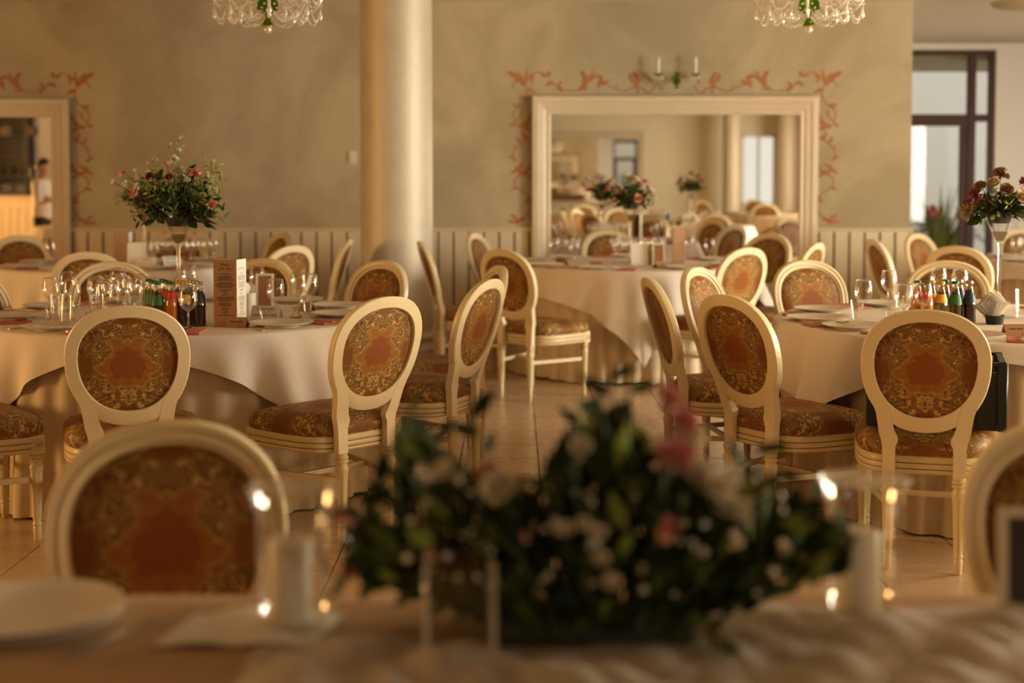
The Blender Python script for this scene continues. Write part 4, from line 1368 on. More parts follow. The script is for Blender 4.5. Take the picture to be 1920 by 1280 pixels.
for k in range(3):
    for sx in (-1, 1):
        y = -.08 + k * .08
        MB().box(sx * (cw + .004) - .006, sx * (cw + .004) + .006, y - .005, y + .005, .012, .15).build('rib', 'black_plastic', ck, 0)

# ------------------------------------------------------------------ flowers
def frame_to(d, roll=0.0):
    """matrix taking +Z to d"""
    d = Vector(d).normalized()
    q = Vector((0, 0, 1)).rotation_difference(d)
    return q.to_matrix().to_4x4() @ Matrix.Rotation(roll, 4, 'Z')
def leaf_mb(width=.36, curl=.25, fold=.35, n=6):
    """unit leaf along +Z, bending towards +Y"""
    b = MB()
    vs, fs = [], []
    for i in range(n):
        t = i / (n - 1)
        w = width * .5 * math.sin(PI * (0.04 + .96 * t) ** .8) if i < n - 1 else .004
        y = curl * t * t
        vs += [(-w, y + fold * w, t), (0, y, t), (w, y + fold * w, t)]
    for i in range(n - 1):
        a = i * 3
        fs += [(a, a + 1, a + 4, a + 3), (a + 1, a + 2, a + 5, a + 4)]
    return b.add(vs, fs)
LEAF_A, LEAF_B, LEAF_C = leaf_mb(.45, .22, .35), leaf_mb(.26, .30, .3), leaf_mb(.62, .15, .25)
def rose_mb(seed=0, layers=4):
    """unit-radius rose opening along +Z"""
    rn = random.Random(seed)
    b = MB()
    for L in range(layers):
        n = (3, 4, 5, 6, 7)[L]
        rad = (.22, .45, .70, .95, 1.1)[L]
        top = (.95, .92, .80, .55, .3)[L]
        for k in range(n):
            a0 = 2 * PI * k / n + L * .6 + rn.uniform(-.15, .15)
            span = 2 * PI / n * 1.25
            vs, fs = [], []
            for j in range(4):
                t = j / 3
                rr = rad * (.30 + .70 * t ** .7) * (1 + (.14 * t if L > 1 else -.08 * t))
                z = -.35 + (top + .35) * t ** .8 - (.12 * t * t if L > 2 else 0)
                for i in range(5):
                    u = i / 4 - .5
                    a = a0 + u * span
                    q = 1 - .10 * (2 * u) ** 2 * t + rn.uniform(-.02, .02)
                    vs.append((rr * math.cos(a) * q, rr * math.sin(a) * q, z - .22 * (2 * u) ** 2 * t))
            for j in range(3):
                for i in range(4):
                    a = j * 5 + i
                    fs.append((a, a + 1, a + 6, a + 5))
            b.add(vs, fs)
    b.ball((0, 0, -.1), .32, 8, 5)
    return b
ROSE, BUD = rose_mb(1, 4), rose_mb(2, 2)
def carnation_mb(seed):
    rn = random.Random(seed)
    b = MB()
    for k in range(46):
        d = Vector((rn.gauss(0, 1), rn.gauss(0, 1), rn.gauss(.6, .8))).normalized()
        M = frame_to(d, rn.uniform(0, 6.28)) @ Matrix.Diagonal((1, 1, .95, 1))
        w = .34
        vs, fs = [], []
        for j in range(3):
            t = j / 2
            for i in range(4):
                u = i / 3 - .5
                vs.append(tuple(M @ Vector((w * u * (.3 + t), .05 * math.sin(u * 16 + k) * t, t * (1 - .12 * (i % 2))))))
        for j in range(2):
            for i in range(3):
                a = j * 4 + i
                fs.append((a, a + 1, a + 5, a + 4))
        b.add(vs, fs)
    return b
CARN = carnation_mb(4)
FLW = {}
def flower_mesh(kind, mat):
    if (kind, mat) not in FLW:
        FLW[(kind, mat)] = {'rose': ROSE, 'bud': BUD, 'carnation': CARN}[kind].mesh(kind, mat, 60)
    return FLW[(kind, mat)]
LFM = {}
def leaf_mesh(kind, mat):
    if (kind, mat) not in LFM:
        LFM[(kind, mat)] = {'a': LEAF_A, 'b': LEAF_B, 'c': LEAF_C}[kind].mesh('leaf', mat, 60)
    return LFM[(kind, mat)]
def put_flower(parent, kind, mat, pos, d, size, rn):
    M = Matrix.Translation(pos) @ frame_to(d, rn.uniform(0, 6.28)) @ Matrix.Scale(size, 4)
    return inst(flower_mesh(kind, mat), kind, parent, M)
def put_leaf(parent, kind, mat, pos, d, size, rn):
    M = Matrix.Translation(pos) @ frame_to(d, rn.uniform(0, 6.28)) @ Matrix.Scale(size, 4)
    return inst(leaf_mesh(kind, mat), 'leaf', parent, M)
def sprig(b, p0, p1, n, size, leaf, rn, mi, sag=.0, thick=.0012):
    p0, p1 = Vector(p0), Vector(p1)
    ax = (p1 - p0)
    pts = [p0 + ax * (i / 5) + Vector((0, 0, -sag * (i / 5) ** 2 * ax.length)) for i in range(6)]
    b.cur = 0
    b.tube(pts, [thick * (1 - .12 * i) for i in range(6)], 4)
    d = ax.normalized()
    for k in range(n):
        t = (k + .6) / n
        p = p0 + ax * t + Vector((0, 0, -sag * t * t * ax.length))
        side = d.orthogonal()
        side.rotate(Matrix.Rotation(k * 2.4 + rn.uniform(-.4, .4), 3, d).to_quaternion())
        ld = (d * .75 + side).normalized()
        lf_ = MB().merge(leaf, Matrix.Translation(p) @ frame_to(ld, rn.uniform(0, 6.28)) @ Matrix.Scale(size * rn.uniform(.7, 1.1), 4))
        lf_.m = [mi] * len(lf_.m)
        b.merge(lf_)
FOL = ['stem_green', 'leaf_dark', 'leaf_mid', 'leaf_light', 'rose_white']
def martini_vase(t, H=.455):
    MB().lathe([(.012, H - .135), (.022, H - .125), (.040, H - .085), (.060, H - .035), (.068, H)], 36, close=False).build('bowl', 'glass', t, 60)
    MB().lathe([(.0675, H - .001), (.0685, H + .001), (.0675, H + .0022), (.066, H + .001)], 36).build('rim', 'stem_glass', t)
    MB().lathe([(.075, 0), (.075, .002), (.05, .006), (.018, .012), (.0105, .03), (.0085, .12), (.0085, H - .16), (.0125, H - .14), (.001, H - .133)], 28).build('stem', 'stem_glass', t, 60)
    MB().lathe([(.016, H - .128), (.030, H - .100), (.034, H - .088)], 24).build('water', 'fizzy_water', t)
    MB().lathe([(.044, H - .050), (.056, H - .026), (.060, H + .012), (.045, H + .03), (.001, H + .034)], 24).build('floral_foam', 'floral_foam', t)
def bouquet(loc, label, flowers, seed, spread=(.27, .22, .30), n_leaf=46, n_sprig=40, H=.455, top=None):
    """flowers: list of (dx, dz above rim, size, kind, material)"""
    rn = random.Random(seed)
    t = thing('flower_vase', label, 'flower vase', loc)
    martini_vase(t, H)
    stems = MB()
    for dx, dz, sz, kind, mat in flowers:
        dy = rn.uniform(-.16, .10) * (1 - .6 * abs(dx) / spread[0])
        pos = Vector((dx, dy, H + dz))
        d = Vector((dx * 1.2, dy * 1.4 - .06, dz + .04))
        put_flower(t, kind, mat, pos, d, sz, rn)
        stems.tube([(dx * .08, dy * .1, H - .03), (dx * .5, dy * .5, H + .45 * dz), tuple(pos - d.normalized() * sz * .3)], .0016, 5)
    stems.build('stems', 'stem_green', t)
    fol = MB()
    for k in range(n_sprig):
        a = rn.uniform(0, 2 * PI)
        e = rn.uniform(.02, 1.45)
        q = rn.uniform(.72, 1.05)
        tip = Vector((spread[0] * math.cos(a) * math.cos(e) * q, spread[1] * math.sin(a) * math.cos(e) * q, H + spread[2] * math.sin(e) * q - .02))
        base = Vector((tip.x * .12, tip.y * .12, H - .01))
        typ = rn.random()
        if typ < .45:
            sprig(fol, base, tip, 12, .042, LEAF_B, rn, rn.choice((1, 2, 2, 3)), .08)
        elif typ < .75:
            sprig(fol, base, tip, 9, .048, LEAF_A, rn, rn.choice((1, 1, 2)), .1)
        else:
            sprig(fol, base, tip, 14, .010, LEAF_C, rn, rn.choice((4, 3, 2)), .05)
    for tx, ty, tz in (top or []):
        sprig(fol, (tx * .15, ty * .2, H), (tx, ty, H + tz), 22, .040, LEAF_B, rn, 3, .0)
    stuff(fol.build('foliage', FOL, t, 70))
    for k in range(n_leaf):
        a = rn.uniform(0, 2 * PI)
        e = rn.uniform(-.35, .9)
        q = rn.uniform(.25, .62)
        pos = Vector((spread[0] * math.cos(a) * math.cos(e) * q, spread[1] * math.sin(a) * math.cos(e) * q, H + spread[2] * math.sin(e) * q * .8))
        d = Vector((math.cos(a), math.sin(a), math.sin(e) * .9 - .25))
        put_leaf(t, rn.choice('aac'), rn.choice(('leaf_dark', 'leaf_dark', 'leaf_mid')), pos, d, rn.uniform(.045, .075), rn)
    return t
F1 = [(237, 329, .018, 'carnation', 'rose_pink'), (254, 326, .016, 'bud', 'rose_white'), (259, 339, .022, 'rose', 'rose_white'), (244, 345, .012, 'bud', 'rose_white'), (216, 345, .016, 'rose', 'rose_white'),
      (261, 367, .028, 'rose', 'rose_pink'), (274, 369, .022, 'rose', 'rose_burgundy'), (265, 357, .024, 'rose', 'rose_white'), (281, 391, .030, 'rose', 'rose_peach'), (317, 401, .022, 'rose', 'rose_burgundy'),
      (356, 396, .018, 'carnation', 'rose_burgundy'), (364, 408, .018, 'carnation', 'rose_burgundy'), (401, 387, .026, 'carnation', 'rose_pink'), (423, 386, .010, 'bud', 'rose_pink'), (374, 331, .030, 'carnation', 'rose_pink'),
      (357, 326, .016, 'rose', 'rose_pink'), (383, 351, .013, 'bud', 'rose_pink'), (331, 337, .018, 'rose', 'rose_burgundy'), (338, 328, .032, 'carnation', 'rose_white'), (335, 305, .026, 'carnation', 'rose_white'),
      (340, 288, .016, 'rose', 'rose_white'), (310, 312, .015, 'rose', 'rose_pink'), (284, 311, .012, 'bud', 'rose_pink'), (297, 305, .014, 'bud', 'rose_pink'), (281, 336, .026, 'carnation', 'rose_burgundy'),
      (290, 361, .018, 'bud', 'rose_peach'), (390, 331, .016, 'carnation', 'rose_white'), (360, 342, .014, 'rose', 'rose_white'), (256, 400, .012, 'bud', 'rose_burgundy')]
VX1, VY1 = -1.550, 6.60
bouquet((VX1, VY1, TZ + .0006), 'tall martini vase with pink and peach flowers on the left front table', [((x - 333) / 404., (408 - y) / 404., s * 1.05, k, m) for x, y, s, k, m in F1], 7,
        (.24, .19, .27), 64, 96, .455, [(.01, -.02, .36), (-.035, 0, .33), (.17, -.05, .25), (.215, 0, .18), (.20, -.08, .10), (.19, .04, .24), (-.20, 0, .19), (.13, .05, .27), (-.27, 0, .14), (-.26, -.05, .07), (-.22, .05, .17), (-.24, -.02, .11), (.23, -.03, .05), (-.12, 0, .26)])
F3 = [(-.13, .075, .040, 'carnation', 'rose_burgundy'), (-.115, .115, .026, 'rose', 'rose_backlit'), (-.165, .045, .024, 'carnation', 'rose_burgundy'), (-.125, .0, .048, 'carnation', 'rose_cream_backlit'), (0.0, .165, .044, 'carnation', 'rose_backlit'),
      (-.05, .125, .030, 'rose', 'rose_cream_backlit'), (.085, .135, .036, 'carnation', 'rose_burgundy'), (-.02, .10, .030, 'rose', 'rose_backlit'), (.05, .07, .032, 'rose', 'rose_cream_backlit'), (.12, .16, .026, 'rose', 'rose_cream_backlit'), (-.07, .055, .018, 'rose', 'rose_backlit'), (.13, .08, .03, 'rose', 'rose_backlit'), (-.01, .02, .016, 'bud', 'rose_burgundy')]
bouquet((2.205, 6.42, TZ + .0006), 'martini vase with backlit-toned dark and cream flowers at the right edge', F3, 8, (.165, .15, .145), 50, 46, .475)
def rnd_flowers(seed, n, sx, sz, mats):
    rn = random.Random(seed)
    return [(rn.uniform(-sx, sx), rn.uniform(0, sz), rn.uniform(.018, .038), rn.choice(('rose', 'rose', 'carnation')), rn.choice(mats)) for _ in range(n)]
F2 = [(-.13, .155, .03, 'rose', 'rose_white'), (-.02, .17, .036, 'rose', 'rose_white'), (.02, .165, .034, 'carnation', 'rose_white'), (.125, .10, .03, 'rose', 'rose_white'), (.15, .055, .042, 'rose', 'rose_white'), (.04, .03, .032, 'rose', 'rose_peach'), (.06, .125, .03, 'carnation', 'rose_pink'),
      (-.09, .06, .026, 'rose', 'rose_peach'), (-.16, .10, .026, 'rose', 'rose_pink'), (-.05, .11, .02, 'bud', 'rose_peach'), (.1, .15, .024, 'rose', 'rose_pink')]
bouquet((.86, 10.30, TZ + .0006), 'martini vase with white and pink flowers before the centre mirror', F2, 9, (.18, .16, .19), 26, 46, .44)
bouquet((-2.665, 10.28, TZ + .0006), 'blurred martini vase of flowers on the far left table', [(-.16, .2, .03, 'rose', 'rose_pink'), (-.13, .12, .03, 'rose', 'rose_white'), (-.19, .05, .03, 'rose', 'rose_white'), (-.05, .16, .035, 'rose', 'rose_peach'), (.05, .2, .03, 'rose', 'rose_white'), (.1, .1, .03, 'rose', 'rose_pink')], 10, (.19, .16, .2), 20, 36, .44)

# ------------------------------------------------------------------ head table in the foreground
hx0, hx1, hy0, hy1 = -2.3, 2.3, 1.30, 2.165
ht = thing('head_table', 'long white-clothed head table across the bottom foreground', 'table', (0, 1.73, 0))
MB().box(hx0 + .01, hx1 - .01, hy0 + .01 - 1.73, hy1 - .01 - 1.73, TZ - .035, TZ - .004).build('tabletop', 'table_wood', ht, 0)
for sx in (-1, 1):
    for yy in (hy0 + .08, hy1 - .08):
        MB().tube([(sx * 2.1, yy - 1.73, 0), (sx * 2.1, yy - 1.73, TZ - .03)], .02, 10).build('leg', 'steel', ht)
nx, ny = 150, 18
b = MB()
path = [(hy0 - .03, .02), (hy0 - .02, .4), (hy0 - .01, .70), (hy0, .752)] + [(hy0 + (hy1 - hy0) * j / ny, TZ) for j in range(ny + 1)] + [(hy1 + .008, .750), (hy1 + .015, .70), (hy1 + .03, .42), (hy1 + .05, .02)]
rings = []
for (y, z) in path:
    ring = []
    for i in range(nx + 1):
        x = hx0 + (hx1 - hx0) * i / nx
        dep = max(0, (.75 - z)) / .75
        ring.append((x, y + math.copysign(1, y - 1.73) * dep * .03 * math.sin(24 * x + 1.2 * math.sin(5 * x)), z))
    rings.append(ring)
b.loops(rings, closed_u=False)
tag(b.build('head_tablecloth', 'linen_shaded', None, 80), 'white cloth falling to the floor over the foreground head table', 'tablecloth')
def tulle_run(x0, x1, y0, y1, seed, label, h=.03):
    rn = random.Random(seed)
    ph = [rn.uniform(0, 6.28) for _ in range(8)]
    b = MB()
    nx_, ny_ = 110, 34
    rings = []
    for j in range(ny_ + 1):
        v = j / ny_
        ring = []
        for i in range(nx_ + 1):
            u = i / nx_
            x, y = x0 + (x1 - x0) * u, y0 + (y1 - y0) * v
            e = math.sin(PI * u) ** .4 * math.sin(PI * v) ** .5
            z = abs(math.sin(9 * x + 14 * y + ph[0]) * math.sin(17 * x - 9 * y + ph[1])) + .6 * abs(math.sin(31 * x + 22 * y + ph[2])) * abs(math.sin(13 * y - 21 * x + ph[3]))
            y += .018 * math.sin(11 * x + ph[4]) * (1 if v > .5 else -1)
            ring.append((x, y, TZ + .004 + h * e * z))
        rings.append(ring)
    b.loops(rings, closed_u=False)
    return tag(b.build('tulle_runner', 'tulle', None, 80), label, 'table runner')
tulle_run(-.35, .30, 1.62, 1.93, 3, 'crumpled sheer tulle along the bottom centre of the head table', .022)
tulle_run(.28, .92, 1.66, 2.10, 5, 'crumpled sheer tulle below the right candle glass', .022)

# low flower arrangement
rn = random.Random(21)
YA = 1.95
def wpt(px, py, Y):
    return Vector(((px - 960) * Y / 2667., Y, 1.41 - (py - 325) * Y / 2667.))
AX = (1115 - 960) * YA / 2667
fa = thing('flower_arrangement', 'wide low arrangement of dark greenery with pink and white flowers, centre foreground', 'flower arrangement', (AX, YA, TZ))
tray = MB()
tray.bevbox(-.14, .14, -.045, .045, .001, .045, .01)
tray.build('floral_foam', 'floral_foam', fa)
base = Vector((AX, YA, TZ))
ENV = [(640, 965), (700, 890), (745, 800), (775, 745), (815, 800), (870, 850), (930, 900), (985, 890), (1020, 860), (1060, 790), (1100, 745), (1145, 690), (1190, 735), (1235, 830), (1300, 850), (1360, 890), (1425, 840), (1480, 900), (1540, 930), (1595, 985)]
def env(px):
    for (a, ya), (c, yc) in zip(ENV, ENV[1:]):
        if a <= px <= c:
            return ya + (yc - ya) * (px - a) / (c - a)
    return 1000
ffol = MB()
singles = 0
for k in range(1250):
    px = rn.triangular(645, 1592, 1120) if rn.random() < .6 else rn.uniform(645, 1592)
    Y = YA + rn.gauss(0, .07)
    Y = max(1.80, min(2.13, Y))
    top_ = env(px) + 26
    bot = 1190 - 130 * (abs(px - 1115) / 480.) ** 2
    py = top_ + (bot - top_) * rn.random() ** .85
    if py > 1015 and 765 < px < 950 and Y < 1.97:
        Y = rn.uniform(1.97, 2.08)
    if py > 1120 and px < 790:
        continue
    p = wpt(px, py, Y)
    p.z = max(p.z, TZ + .012)
    d = (p - (base + Vector((0, 0, -.10)))).normalized() + Vector((rn.gauss(0, .35), rn.gauss(0, .35), rn.gauss(0.1, .3)))
    if p.z < TZ + .05:
        d.z = abs(d.z) * .4
    size = rn.uniform(.032, .060)
    p2 = p - d.normalized() * size * .6
    p2.z = max(p2.z, TZ + .006)
    lk = rn.choice('aaabc')
    lm = rn.choices((1, 2, 3), (8, 3, 1))[0]
    if singles < 250 and Y < YA + .02:
        singles += 1
        put_leaf(fa, lk, FOL[lm], p2 - base, d, size, rn)
    else:
        l2 = MB().merge({'a': LEAF_A, 'b': LEAF_B, 'c': LEAF_C}[lk], Matrix.Translation(p2 - base) @ frame_to(d, rn.uniform(0, 6.28)) @ Matrix.Scale(size, 4))
        l2.m = [lm] * len(l2.m)
        ffol.merge(l2)
for px, py, Y in ((1145, 690, 1.95), (1185, 720, 1.97), (775, 745, 1.95), (760, 760, 1.9), (1425, 838, 1.98), (1470, 890, 1.95), (1590, 975, 1.95), (660, 960, 1.92), (880, 770, 1.98), (1120, 720, 1.9), (1090, 760, 1.99), (1245, 750, 1.93), (1360, 1215, 1.86), (1010, 870, 1.95), (700, 900, 1.97), (1540, 930, 1.97), (1580, 1010, 1.93), (640, 1080, 1.9)):
    tp = wpt(px, py, Y)
    bs = base + Vector(((tp.x - base.x) * .45, 0, .05))
    sprig(ffol, bs - base, tp - base, 11, .050, LEAF_A, rn, rn.choice((1, 1, 2)), 0, .002)
for k in range(70):
    px, py, Y = rn.uniform(760, 1500), rn.uniform(900, 1130), rn.uniform(1.82, 1.92)
    p = wpt(px, py, Y) - base
    q = MB()
    q.ball(tuple(p), rn.uniform(.003, .007), 6, 4)
    q.m = [4] * len(q.m)
    ffol.merge(q)
stuff(ffol.build('foliage', FOL, fa, 70))
FLA = [(1255, 752, .022, 'carnation', 'rose_pink', 1.94), (1268, 862, .026, 'rose', 'rose_pink', 1.90), (1290, 822, .024, 'rose', 'rose_white', 1.93), (1302, 885, .020, 'rose', 'rose_white', 1.90), (1350, 920, .020, 'rose', 'rose_white', 1.88), (1358, 948, .022, 'rose', 'rose_white', 1.9),
       (1388, 965, .018, 'rose', 'rose_white', 1.9), (1250, 1010, .030, 'bud', 'rose_pink', 1.83), (937, 920, .024, 'rose', 'rose_white', 1.93), (830, 888, .014, 'rose', 'rose_white', 1.9), (1090, 842, .014, 'rose', 'rose_white', 1.9), (915, 895, .016, 'rose', 'rose_peach', 1.95), (650, 985, .020, 'bud', 'rose_pink', 1.92),
       (655, 1085, .018, 'bud', 'rose_burgundy', 1.9), (985, 1018, .012, 'bud', 'rose_pink', 1.85), (810, 1052, .012, 'bud', 'rose_pink', 1.85), (1062, 1000, .010, 'rose', 'rose_white', 1.83), (1096, 990, .009, 'rose', 'rose_white', 1.83), (1122, 1008, .011, 'rose', 'rose_white', 1.83), (1130, 1056, .010, 'rose', 'rose_white', 1.83), (1150, 1102, .011, 'rose', 'rose_white', 1.82), (1440, 930, .012, 'bud', 'rose_white', 1.9), (1322, 905, .022, 'rose', 'rose_white', 1.9), (1240, 730, .016, 'bud', 'rose_pink', 1.93), (1282, 795, .020, 'rose', 'rose_pink', 1.92), (1372, 900, .016, 'rose', 'rose_white', 1.9), (860, 905, .014, 'bud', 'rose_white', 1.9), (1475, 1040, .012, 'bud', 'rose_white', 1.88)]
for px, py, s, kd, mt, Y in FLA:
    p = wpt(px, py, Y - .085) - base
    put_flower(fa, kd, mt, p, Vector((p.x * .8, -.25, .25)), s, rn)

# candles in hurricane glasses
def candle(px, by, label_c, label_g, group_suffix):
    Y = 1.41 - TZ
    Y = Y * 2667 / (by - 325)
    x = (px - 960) * Y / 2667
    g_ = thing('hurricane_glass', label_g, 'candle glass', (x + .012 * (1 if px > 900 else 1), Y, TZ + .001))
    MB().lathe([(.040, .0035), (.047, .008), (.053, .03), (.054, .09), (.054, .16), (.058, .185), (.066, .203)], 40, close=False).build('cylinder', 'tumbler_glass', g_, 60)
    MB().lathe([(.0655, .2025), (.0672, .2035), (.0665, .2055), (.0645, .2045)], 40).build('rim', 'stem_glass', g_, 60)
    MB().lathe([(.046, 0), (.048, .002), (.046, .006), (.030, .0065), (.001, .0065)], 36).build('base', 'stem_glass', g_, 60)
    c = thing('pillar_candle', label_c, 'candle', (x + .006, Y, TZ + .0085))
    MB().lathe([(.029, 0), (.0305, .002), (.0305, .118), (.029, .122), (.020, .121), (.001, .119)], 36).build('wax', 'candle_wax', c, 50)
    MB().tube([(0, 0, .118), (.001, 0, .126), (.003, 0, .131)], .0012, 6).build('wick', 'ink', c)
candle(1612, 1168, 'cream pillar candle in the right foreground glass', 'clear flared candle glass in the right foreground', '')
candle(530, 1190, 'cream pillar candle in the left foreground glass', 'clear flared candle glass beside the blurred left chair', '')
# square clear vase
sv = thing('square_glass_vase', 'empty square clear glass vase before the flower arrangement', 'vase', ((858 - 960) * 1.87 / 2667, 1.885, TZ + .001), R(4))
for a in range(4):
    M = Matrix.Rotation(a * PI / 2, 4, 'Z')
    MB().box(-.047, .047, -.047, -.042, .008, .138, M).build('wall', 'tumbler_glass', sv, 0)
MB().box(-.047, .047, -.047, .047, 0, .008).build('base', 'stem_glass', sv, 0)
for sx in (-1, 1):
    for sy in (-1, 1):
        MB().bevbox(sx * .0445 - .0035, sx * .0445 + .0035, sy * .0445 - .0035, sy * .0445 + .0035, .008, .139, .001).build('corner_edge', 'crystal', sv)
# left place setting
PLATE.put((-.70, 2.02, TZ + .009), 0, 'blurred white plate at the bottom left on the head table', 'dinner plates')
PLATE.put((-.70, 2.02, TZ + .0012), 0, 'lower plate beneath the blurred white plate at the bottom left', 'dinner plates')
KNIFE.put((-.535, 1.99, TZ + .0012), R(-35), 'dark table knife beside the blurred plate at the bottom left', 'table knives')
FORK.put((-.555, 1.95, TZ + .0012), R(-25), 'table fork beside the blurred plate at the bottom left', 'table forks')
b = MB()
rings = []
for j in range(13):
    ring = []
    for i in range(17):
        u, v = i / 16, j / 12
        ring.append((-.11 + .22 * u + .03 * v, -.07 + .14 * v, .004 + .016 * abs(math.sin(6 * u + 3 * v)) * math.sin(PI * u) * (.4 + .6 * v)))
    rings.append(ring)
b.loops(rings, closed_u=False)
o = b.build('cloth_napkin', 'white_paper', None, 80, (-.385, 1.985, TZ))
tag(o, 'crumpled white napkin on the head table before the left candle', 'napkin')
photo_frame((.775, 2.06, TZ + .001), R(-12), 'blurred pale picture frame with dark card at the right edge', .115, .155, 'bar_dark', 'mirror_frame_paint', .014)
# wine glass foot highlights near the left candle
WINE.put((-.235, 1.93, TZ + .0006), 0, 'blurred wine glass between the left candle and the flowers', 'wine glasses')

# ------------------------------------------------------------------ crystal chandeliers
BEAD = MB().ball((0, 0, 0), 1.0, 6, 4)
def beads(pts, r=.0045):
    b = MB()
    for p in pts:
        b.merge(BEAD, Matrix.Translation(p) @ Matrix.Scale(r, 4))
    return b
DROP = MB().lathe([(.0005, .032), (.0025, .028), (.006, .016), (.0085, .004), (.0075, -.004), (.004, -.011), (.0005, -.014)], 6, close=False)
def swag(p0, p1, sag, n):
    p0, p1 = Vector(p0), Vector(p1)
    return [tuple(p0.lerp(p1, i / n) + Vector((0, 0, -sag * 4 * (i / n) * (1 - i / n)))) for i in range(n + 1)]
def chandelier():
    t = thing('chandelier', 'x', 'chandelier')     # origin at the lowest crystal ball
    MB().ball((0, 0, .020), .019, 12, 8).build('finial_ball', 'crystal', t, 30)
    MB().lathe([(.006, .036), (.030, .038), (.031, .041), (.022, .056), (.012, .075), (.008, .088)], 8).build('foot', 'green_glass', t, 20)
    MB().lathe([(.029, .034), (.033, .036), (.033, .038), (.029, .040)], 24).build('gold_ring', 'brass', t)
    MB().lathe([(.008, .086), (.016, .095), (.036, .108), (.055, .122), (.056, .126), (.054, .130), (.050, .165), (.045, .19), (.02, .2)], 8).build('goblet', 'green_glass', t, 20)
    MB().lathe([(.016, .2), (.014, .26), (.03, .30), (.034, .33), (.018, .38), (.012, .45), (.022, .52), (.03, .55), (.010, .60), (.006, .62)], 12).build('baluster', 'green_glass', t, 30)
    MB().tube([(0, 0, .61), (0, 0, .738)], .005, 8).build('rod', 'brass', t)
    MB().lathe([(.001, .738), (.05, .735), (.055, .720), (.02, .70), (.006, .69)], 24).build('ceiling_rose', 'brass', t)
    dm = DROP.mesh('drop', 'crystal', 20)
    n = 8
    tips = []
    for k in range(n):
        a = 2 * PI * k / n + .2
        c, s = math.cos(a), math.sin(a)
        P = [(.03, .21), (.07, .225), (.12, .175), (.175, .118), (.225, .115), (.262, .160), (.272, .215), (.272, .235)]
        arm = MB().tube([(r * c, r * s, z) for r, z in [(q.x, q.y) for q in catmull([(r, z, 0) for r, z in P], 6)]], .0062, 6)
        ao = arm.build('arm', 'crystal', t, 60)
        MB().lathe([(.006, .232), (.024, .240), (.034, .252), (.035, .256), (.030, .254), (.014, .246), (.012, .262), (.001, .262)], 16, (.272 * c, .272 * s, 0)).build('drip_pan', 'crystal', ao, 40)
        MB().lathe([(.010, .262), (.010, .345), (.001, .346)], 12, (.272 * c, .272 * s, 0)).build('candle_tube', 'bulb_white', ao, 40)
        MB().lathe([(.008, .346), (.013, .362), (.010, .382), (.002, .402), (.0005, .404)], 12, (.272 * c, .272 * s, 0)).build('bulb', 'bulb_white', ao, 60)
        tips.append(Vector((.272 * c, .272 * s, .245)))
        for q in range(5):
            f = a + 2 * PI * q / 5
            inst(dm, 'drop', t, Matrix.Translation((.272 * c + .031 * math.cos(f), .272 * s + .031 * math.sin(f), .216 - .012 * (q % 2))))
        inst(dm, 'drop', t, Matrix.Translation((.19 * c, .19 * s, .078)) @ Matrix.Scale(1.25, 4))
        inst(dm, 'drop', t, Matrix.Translation((.12 * c, .12 * s, .090)) @ Matrix.Scale(1.1, 4))
        inst(dm, 'drop', t, Matrix.Translation((.262 * c, .262 * s, .085)) @ Matrix.Scale(1.3, 4))
        beads([(.19 * c, .19 * s, .112 - .0), (.262 * c, .262 * s, .125), (.262 * c, .262 * s, .137), (.12 * c, .12 * s, .126), (.12 * c, .12 * s, .138), (.12 * c, .12 * s, .150)], .004).build('bead_link', 'crystal', t, 60)
    for k in range(n):
        p, q = tips[k], tips[(k + 1) % n]
        beads(swag(p, q, .10, 15), .0056).build('bead_swag', 'crystal', t, 60)
        beads(swag(p + Vector((0, 0, -.075)), q + Vector((0, 0, -.075)), .115, 16), .0056).build('bead_swag', 'crystal', t, 60)
        beads(swag(p * .95 + Vector((0, 0, .005)), Vector((p.x * .12, p.y * .12, .19)), .07, 17), .0052).build('bead_swag', 'crystal', t, 60)
        m = Vector((p.x * .72, p.y * .72, .115))
        m2 = Vector((q.x * .72, q.y * .72, .115))
        beads(swag(m, m2, .062, 12), .0056).build('bead_swag', 'crystal', t, 60)
        beads(swag(m, Vector((p.x * .1, p.y * .1, .125)), .05, 12), .0052).build('bead_swag', 'crystal', t, 60)
    return Proto(t)
CHD = chandelier()
CHD.put((-1.228, 7.2, 2.112), 0.0, 'crystal bead chandelier with green glass centre hanging at upper left', 'chandeliers')
CHD.put((1.492, 7.2, 2.112), 0.35, 'crystal bead chandelier with green glass centre hanging at upper right', 'chandeliers')

